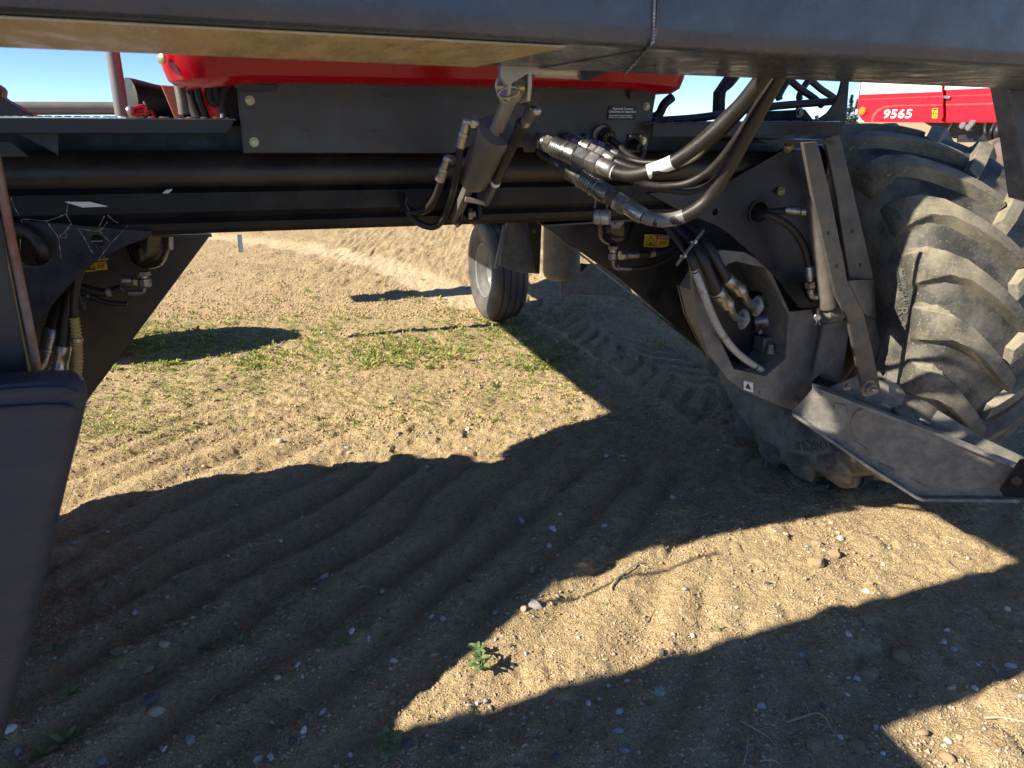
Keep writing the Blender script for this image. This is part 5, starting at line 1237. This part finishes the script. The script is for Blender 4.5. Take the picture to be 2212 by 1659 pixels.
for (c_, z_), L_ in LOOSE.items():
    L_.sort(key=lambda a: a[0])
    if len(L_) > 1:
        for i_, (q_, o_) in enumerate(L_): o_['label'] = '%s small %s pebble from the left %s' % (ORD[min(i_, 19)], c_, z_)
# grit too small to pick out: one mass
bmv, bmf = [], []
for i in range(9500):
    if i % 3: qx, qy = rs.uniform(-50, 2260), rs.uniform(900, 1680)
    else: qx, qy = rs.uniform(150, 1500), rs.uniform(660, 960)
    p = gw(qx, qy); dist = p.length; r = (rs.uniform(.0018, .0044) if rs.random() < .75 else rs.uniform(.0044, .007)) * (1 if qy > 900 else 1.4)
    z = gz(p.x, p.y) if False else None
    bmv.append((p.x, p.y, r))
zz = ground_h(np.array([b[0] for b in bmv]), np.array([b[1] for b in bmv]))[0]
V, Fc = [], []
OCT = [(1, 0, 0), (0, 1, 0), (-1, 0, 0), (0, -1, 0), (0, 0, 1), (0, 0, -1)]; OF = [(0, 1, 4), (1, 2, 4), (2, 3, 4), (3, 0, 4), (1, 0, 5), (2, 1, 5), (3, 2, 5), (0, 3, 5)]
for (x, y, r), z in zip(bmv, zz):
    k = len(V); a = rs.uniform(0, 6.28); ca, sa = math.cos(a), math.sin(a); sx, sy = rs.uniform(.7, 1.5), rs.uniform(.6, 1.1)
    for vx, vy, vz in OCT:
        vx += rs.uniform(-.25, .25); vy += rs.uniform(-.25, .25)
        X_, Y_ = vx * sx * r, vy * sy * r; V.append((x + X_ * ca - Y_ * sa, y + X_ * sa + Y_ * ca, z + r * (.25 + vz * .75)))
    Fc += [tuple(k + i for i in f) for f in OF]
M['grit'] = mat('grit', (.43, .36, .27), .85, var=.5, vscale=18, dust=.5, dscale=40, dustcol=(.54, .50, .44))
mb = MB(); mb.v = [Vector(v) for v in V]; mb.f = Fc
o = build(mb, 'gravel', 'grit', None); tag(o, 'fine grit scattered over the soil', 'gravel', None, 'stuff')
# crumbs of the soil itself: one mass
rc = np.random.default_rng(4)
N_ = 62000
qx_ = rc.uniform(-60, 2270, N_); k_ = rc.random(N_)
qy_ = np.where(k_ < .5, rc.uniform(880, 1690, N_), np.where(k_ < .72, rc.uniform(660, 960, N_), rc.uniform(470, 690, N_)))
qx_ = np.where(k_ >= .72, rc.uniform(330, 1400, N_), qx_)
xc_, yc_ = (qx_ - 1106) / FPX, (829.5 - qy_) / FPX
dz_ = -SP + yc_ * CP; t_ = -CAM_H / dz_; px_, py_ = xc_ * t_, (CP + yc_ * SP) * t_
pz_, pk_ = ground_h(px_, py_)
lump_ = vnoise(px_ * 5, py_ * 5, 51) + rc.uniform(-.4, .4, N_)
r_ = rc.uniform(.0013, .0034, N_) * np.where(lump_ > .66, rc.uniform(1.2, 2.4, N_), 1.0) * np.clip(t_ / 2.2, .9, 2.2)
r_ = np.where(k_ >= .72, rc.uniform(.003, .011, N_), r_) * np.where(pk_ > .3, .25, 1.0)
oc_ = np.array(OCT, float)[None] + rc.uniform(-.35, .35, (N_, 6, 3))
ang_ = rc.uniform(0, 6.28, N_); ca_, sa_ = np.cos(ang_)[:, None], np.sin(ang_)[:, None]
oc_ *= r_[:, None, None] * np.array([1.15, .9, .8])
vx_ = px_[:, None] + oc_[:, :, 0] * ca_ - oc_[:, :, 1] * sa_; vy_ = py_[:, None] + oc_[:, :, 0] * sa_ + oc_[:, :, 1] * ca_
vz_ = pz_[:, None] + oc_[:, :, 2] + (r_ * .3)[:, None]
vv_ = np.stack([vx_, vy_, vz_], 2).reshape(-1, 3).astype(np.float32)
ff_ = (np.arange(N_)[:, None, None] * 6 + np.array(OF)[None]).reshape(-1).astype(np.int32)
cm = bpy.data.meshes.new('soil_crumbs'); cm.vertices.add(len(vv_)); cm.vertices.foreach_set('co', vv_.ravel())
cm.loops.add(len(ff_)); cm.loops.foreach_set('vertex_index', ff_); cm.polygons.add(len(ff_) // 3); cm.polygons.foreach_set('loop_start', np.arange(0, len(ff_), 3, dtype=np.int32)); cm.update(calc_edges=True)
cm.materials.append(M['clod'])
o = bpy.data.objects.new('soil_crumbs', cm); COL.objects.link(o); tag(o, 'loose crumbs of dry soil covering the ground', 'soil', None, 'stuff')
# clods of soil
CL = [((1762, 1178), 13, 'cube-shaped clod of soil casting a black shadow under the tyre'), ((1760, 1225), 22, 'broad cracked clod of soil below the cube-shaped one'), ((1800, 1200), 14, 'cracked flat clod right of the cube-shaped one'), ((1446, 1415), 9, 'pointed clod with a square shadow in the sunlit strip'),
      ((1350, 1386), 7, 'small clod left of the pointed one in the strip'), ((1868, 1355), 16, 'rounded clod at the shadow border on the right'), ((1950, 1420), 22, 'large flat clod in the right shade'), ((1875, 1460), 24, 'long broken clod in the right shade'), ((1965, 1546), 11, 'knobbly clod in the lower right shade'),
      ((1850, 1615), 22, 'big clod near the bottom right'), ((1760, 1610), 20, 'clod beside the big one near the bottom right'), ((262, 1423), 13, 'low clod in the left shade'), ((678, 1347), 14, 'low clod in the mid shade'), ((612, 1520), 10, 'brown clod left of the pale stone'), ((868, 1490), 8, 'small brown clod in the lower middle')]
for (q, hw, lab) in CL:
    p = gw(*q); dist = (p - Vector((0, 0, CAM_H))).length; r = hw / FPX * dist
    rnd = random.Random(hw * 7 + q[0]); bm = bmesh.new(); bmesh.ops.create_icosphere(bm, subdivisions=4, radius=1)
    cuts = [(Vector((rnd.uniform(-1, 1), rnd.uniform(-1, 1), rnd.uniform(-.2, 1))).normalized(), rnd.uniform(.5, .8)) for _ in range(7)]
    cs = np.array([v.co[:] for v in bm.verts]); nz = .10 * vnoise(cs[:, 0] * 3 + 9 + hw, cs[:, 1] * 3 + cs[:, 2] * 2, 21) + .06 * vnoise(cs[:, 0] * 8, cs[:, 1] * 8 + cs[:, 2] * 7, 22) + .035 * vnoise(cs[:, 0] * 19, cs[:, 1] * 19 + cs[:, 2] * 17, 23)
    for v, dn in zip(bm.verts, nz):
        c = v.co.copy()
        for n_, d_ in cuts:
            k = c.dot(n_)
            if k > d_: c -= n_ * (k - d_) * .8
        v.co = Vector((c.x, c.y * .8, c.z * .62)) * (1 + dn)
    me_ = bpy.data.meshes.new('clod'); bm.to_mesh(me_); bm.free(); me_.shade_smooth(); me_.materials.append(M['clod'])
    o = bpy.data.objects.new('clod', me_); COL.objects.link(o); o.location = (p.x, p.y, gz(p.x, p.y) + r * .08); o.scale = (r, r, r); o.rotation_euler = (0, 0, rnd.uniform(0, 6.28))
    tag(o, lab, 'clod')

# ================================================================== PLANTS
def leaf(mb, base, az, el, L, wd_, droop):
    P = []; p = Vector(base); e = el
    for k in range(6):
        P.append(p.copy()); p = p + Vector((math.cos(az) * math.cos(e), math.sin(az) * math.cos(e), math.sin(e))) * L / 5; e -= droop / 5
    sd = Vector((-math.sin(az), math.cos(az), 0)); rows = []
    for k, q in enumerate(P):
        w_ = wd_ * (.25, .6, .95, 1.0, .7, .06)[k]
        rows += [q - sd * w_ + UZ * w_ * .3, q, q + sd * w_ + UZ * w_ * .3]
    fs = []
    for k in range(5):
        a = k * 3; fs += [(a, a + 1, a + 4, a + 3), (a + 1, a + 2, a + 5, a + 4)]
    mb.add(rows, fs)
def plant(q, size, n, label, seed, tall=0.0, narrow=.13, mat_='plant'):
    rnd = random.Random(seed); p = gw(*q); p.z = gz(p.x, p.y); e = empty('weed_plant', p, frame='w', size=.02); tag(e, label, 'plant')
    if tall:
        build(MB().tube([p - UZ * .004, p + Vector((.004, .002, tall))], [.0022, .0012], 8), 'stem', mat_, e)
    for i in range(n):
        mb = MB(); z = tall * i / n if tall else 0.0
        leaf(mb, p + Vector((.004 * z / max(tall, 1e-3), 0, z + .002)), i * 2.4 + rnd.uniform(-.4, .4), rnd.uniform(.35, 1.05), size * rnd.uniform(.7, 1.15) * (1 - .35 * (i / n if tall else 0)), size * narrow * rnd.uniform(.8, 1.2), rnd.uniform(.4, 1.3))
        build(mb, 'leaf', mat_, e, angle=80)
PL = [((142, 1604), .058, 12, 'largest leafy weed in the lower left corner', 0, .15), ((87, 1630), .034, 10, 'small weed left of the largest leafy weed', 0, .14), ((155, 1520), .040, 9, 'weed with broad leaves above the largest one', 0, .15), ((122, 1422), .038, 10, 'weed beside a grey stone at far left', 0, .14),
      ((337, 1488), .036, 12, 'feathery grey weed above the dark speckled stone', .012, .10), ((442, 1395), .028, 8, 'small green weed in the left shade', 0, .15), ((522, 1402), .036, 11, 'wilting grey weed right of the small green one', 0, .11), ((735, 1412), .036, 11, 'grey green weed in the middle shade', .012, .13),
      ((795, 1465), .026, 9, 'small weed below the middle grey green one', 0, .12), ((940, 1462), .018, 7, 'tiny weed left of the sunlit tip', 0, .13), ((1036, 1448), .052, 16, 'tall forked weed at the edge of the sunlit strip', .045, .15), ((1030, 1415), .044, 12, 'shaded weed behind the tall forked one', .03, .13),
      ((840, 1628), .050, 18, 'sunlit weed at the left tip of the light strip', .04, .16), ((794, 1356), .026, 12, 'dry star-shaped weed in the shade', 0, .07), ((833, 1368), .024, 11, 'second dry star-shaped weed right of the first', 0, .08), ((1019, 1300), .022, 9, 'small weed behind two grey stones', 0, .09), ((990, 1345), .020, 9, 'small grey weed left of the light blue stone', 0, .10), ((1113, 1293), .022, 9, 'small weed above the long whitish stone', 0, .10),
      ((1550, 1362), .020, 5, 'seedling with two leaves in the sunlit patch', .01, .16), ((1343, 1258), .018, 7, 'grey sprout on the twig by the sunlit patch', 0, .13), ((1306, 1308), .014, 6, 'dry sprout on the border of light', 0, .13), ((1408, 1525), .016, 6, 'pale sprout below the sunlit strip', .006, .15), ((540, 1368), .022, 8, 'pale sprout left of the white stones', 0, .10), ((682, 900), .032, 10, 'small sunlit tuft in the middle ground', 0, .10)]
for k, (q, s_, n_, lab, tall, nar) in enumerate(PL): plant(q, s_, n_, lab, 300 + k, tall, nar)
# low weeds in the middle distance: one mass
rw = random.Random(5)
pts = []
def wdens(qx, qy):
    v = float(vnoise(np.array([qx / 90.]), np.array([qy / 34.]), 31)[0]); return v
cnt = 0
while len(pts) < 7600 and cnt < 200000:
    cnt += 1
    r_ = rw.random()
    if r_ < .74: qx, qy = rw.uniform(150, 1250), rw.triangular(640, 960, 740)
    elif r_ < .88: qx, qy = rw.uniform(1050, 1560), rw.uniform(640, 860)
    elif r_ < .97: qx, qy = rw.uniform(160, 430), rw.gauss(925, 25)
    else: qx, qy = rw.uniform(200, 1500), rw.uniform(560, 1000)
    if .34 * wdens(qx, qy) + rw.uniform(-.5, .5) < .12: continue
    if qy < 500: continue
    p = gw(qx, qy); X = w2m(p)
    if abs(X.x - 2.37) < .36 and X.y > 2.6 and rw.random() < .85: continue
    pts.append((p.x, p.y))
zz = ground_h(np.array([a for a, b in pts]), np.array([b for a, b in pts]))[0]
mb = MB(); mb2 = MB()
for (x, y), z in zip(pts, zz):
    s_ = (rw.uniform(.012, .032) if rw.random() < .95 else rw.uniform(.03, .065)) * (1.1 if y > 4.2 else .6); n_ = rw.randrange(5, 10)
    tgt = mb
    for i in range(n_):
        az, el, L = rw.uniform(0, 6.28), rw.uniform(.25, 1.2), s_ * rw.uniform(.6, 1.2)
        b0 = Vector((x + rw.uniform(-.3, .3) * s_, y + rw.uniform(-.3, .3) * s_, z)); d = Vector((math.cos(az) * math.cos(el), math.sin(az) * math.cos(el), math.sin(el))); sd = Vector((-math.sin(az), math.cos(az), 0)) * L * .13
        tip = b0 + d * L - UZ * L * .15; mid = b0 + d * L * .55 + UZ * .003
        tgt.add([b0, mid - sd, tip, mid + sd], [(0, 1, 2, 3)])
o = build(mb, 'weeds', 'weed', None, angle=80); tag(o, 'low green weeds covering the ground behind the beam', 'weeds', None, 'stuff')
# dry litter in the sunlit weeds
mb = MB()
for i in range(900):
    qx, qy = (rw.uniform(160, 430), rw.gauss(930, 30)) if i % 2 else (rw.uniform(150, 2200), rw.uniform(800, 1650))
    p = gw(qx, qy); z = 0; a = rw.uniform(0, 6.28); L = rw.uniform(.006, .02)
    pts.append((p.x, p.y)); d = Vector((math.cos(a), math.sin(a), rw.uniform(-.1, .3)))
    mb.v += []
    c = Vector((p.x, p.y, gz(p.x, p.y) + .003)); sd = Vector((-d.y, d.x, 0)) * L * .13
    mb.add([c - d * L * .5, c - sd, c + d * L * .5, c + sd], [(0, 1, 2, 3)])
o = build(mb, 'litter', 'tan', None); tag(o, 'flecks of dry straw scattered over the soil', 'straw', None, 'stuff')
# stalks and twigs
TW = [([(1320, 1282), (1322, 1272), (1335, 1258), (1350, 1248), (1378, 1226), (1392, 1222)], .0045, 'thick dry twig lying at the edge of the sunlit patch'), ([(1378, 1226), (1398, 1232), (1412, 1229)], .002, 'thin side shoot lying past the thick twig'),
      ([(588, 1315), (592, 1290), (600, 1275), (610, 1262)], .0012, 'thin bowed dry stem in the left shade'), ([(594, 1300), (605, 1282), (625, 1274), (655, 1272)], .0012, 'second bowed stem forking from the same foot'), ([(642, 1519), (660, 1528), (672, 1535)], .002, 'short pale stick in the lower middle shade'),
      ([(767, 1272), (785, 1266), (803, 1263), (815, 1272)], .0035, 'bleached stalk lying left of the round white stone'), ([(806, 1297), (820, 1293), (838, 1290)], .0014, 'straight straw below the bleached stalk'), ([(450, 1505), (462, 1495), (475, 1485)], .0032, 'white splinter of straw above the slate-blue shard'),
      ([(989, 1400), (987, 1415), (992, 1428), (996, 1433)], .0013, 'thin curled stem left of the tall weed'), ([(1126, 1087), (1135, 1102), (1143, 1115)], .0016, 'short straw leaning in the middle shade'), ([(1244, 1058), (1252, 1064), (1270, 1063)], .0015, 'pale bent straw in the shaded furrows'),
      ([(1600, 1555), (1625, 1575), (1652, 1593), (1670, 1608)], .0022, 'long straw slanting in the lower right shade'), ([(1700, 1558), (1730, 1553), (1760, 1545), (1780, 1556), (1795, 1580), (1804, 1605)], .0024, 'long hooked root in the lower right shade'), ([(1732, 1505), (1742, 1525), (1750, 1548)], .002, 'straight stem meeting the hooked root'),
      ([(2022, 1280), (2040, 1296), (2054, 1316)], .0016, 'thin stem near the right light border'), ([(2070, 1327), (2095, 1337), (2116, 1350)], .0018, 'pale stem in the right shade'), ([(2124, 1557), (2160, 1562), (2212, 1574)], .0035, 'pair of pale stalks in the lower right light patch'),
      ([(1606, 1655), (1612, 1630), (1615, 1600), (1613, 1590)], .002, 'upright thin root at the bottom edge'), ([(1640, 1650), (1668, 1648), (1686, 1652)], .002, 'pale root on the bottom edge'), ([(1392, 1346), (1404, 1328), (1414, 1316)], .0018, 'straw standing in the sunlit strip'), ([(985, 905), (1005, 897), (1030, 888)], .0015, 'long straw in the sun above the ridge')]
for P, r_, lab in TW:
    pp = []
    for i, q in enumerate(P):
        p = gw(*q); p.z = gz(p.x, p.y) + r_ * 1.2 + .004 * math.sin(math.pi * i / (len(P) - 1)); pp.append(p)
    o = build(MB().tube(pp, lambda f: r_ * (1 - .55 * f), 7, 5), 'dry_stalk', 'tan', None, org=pp[0]); o.location = pp[0]
    tag(o, lab, 'stalk')
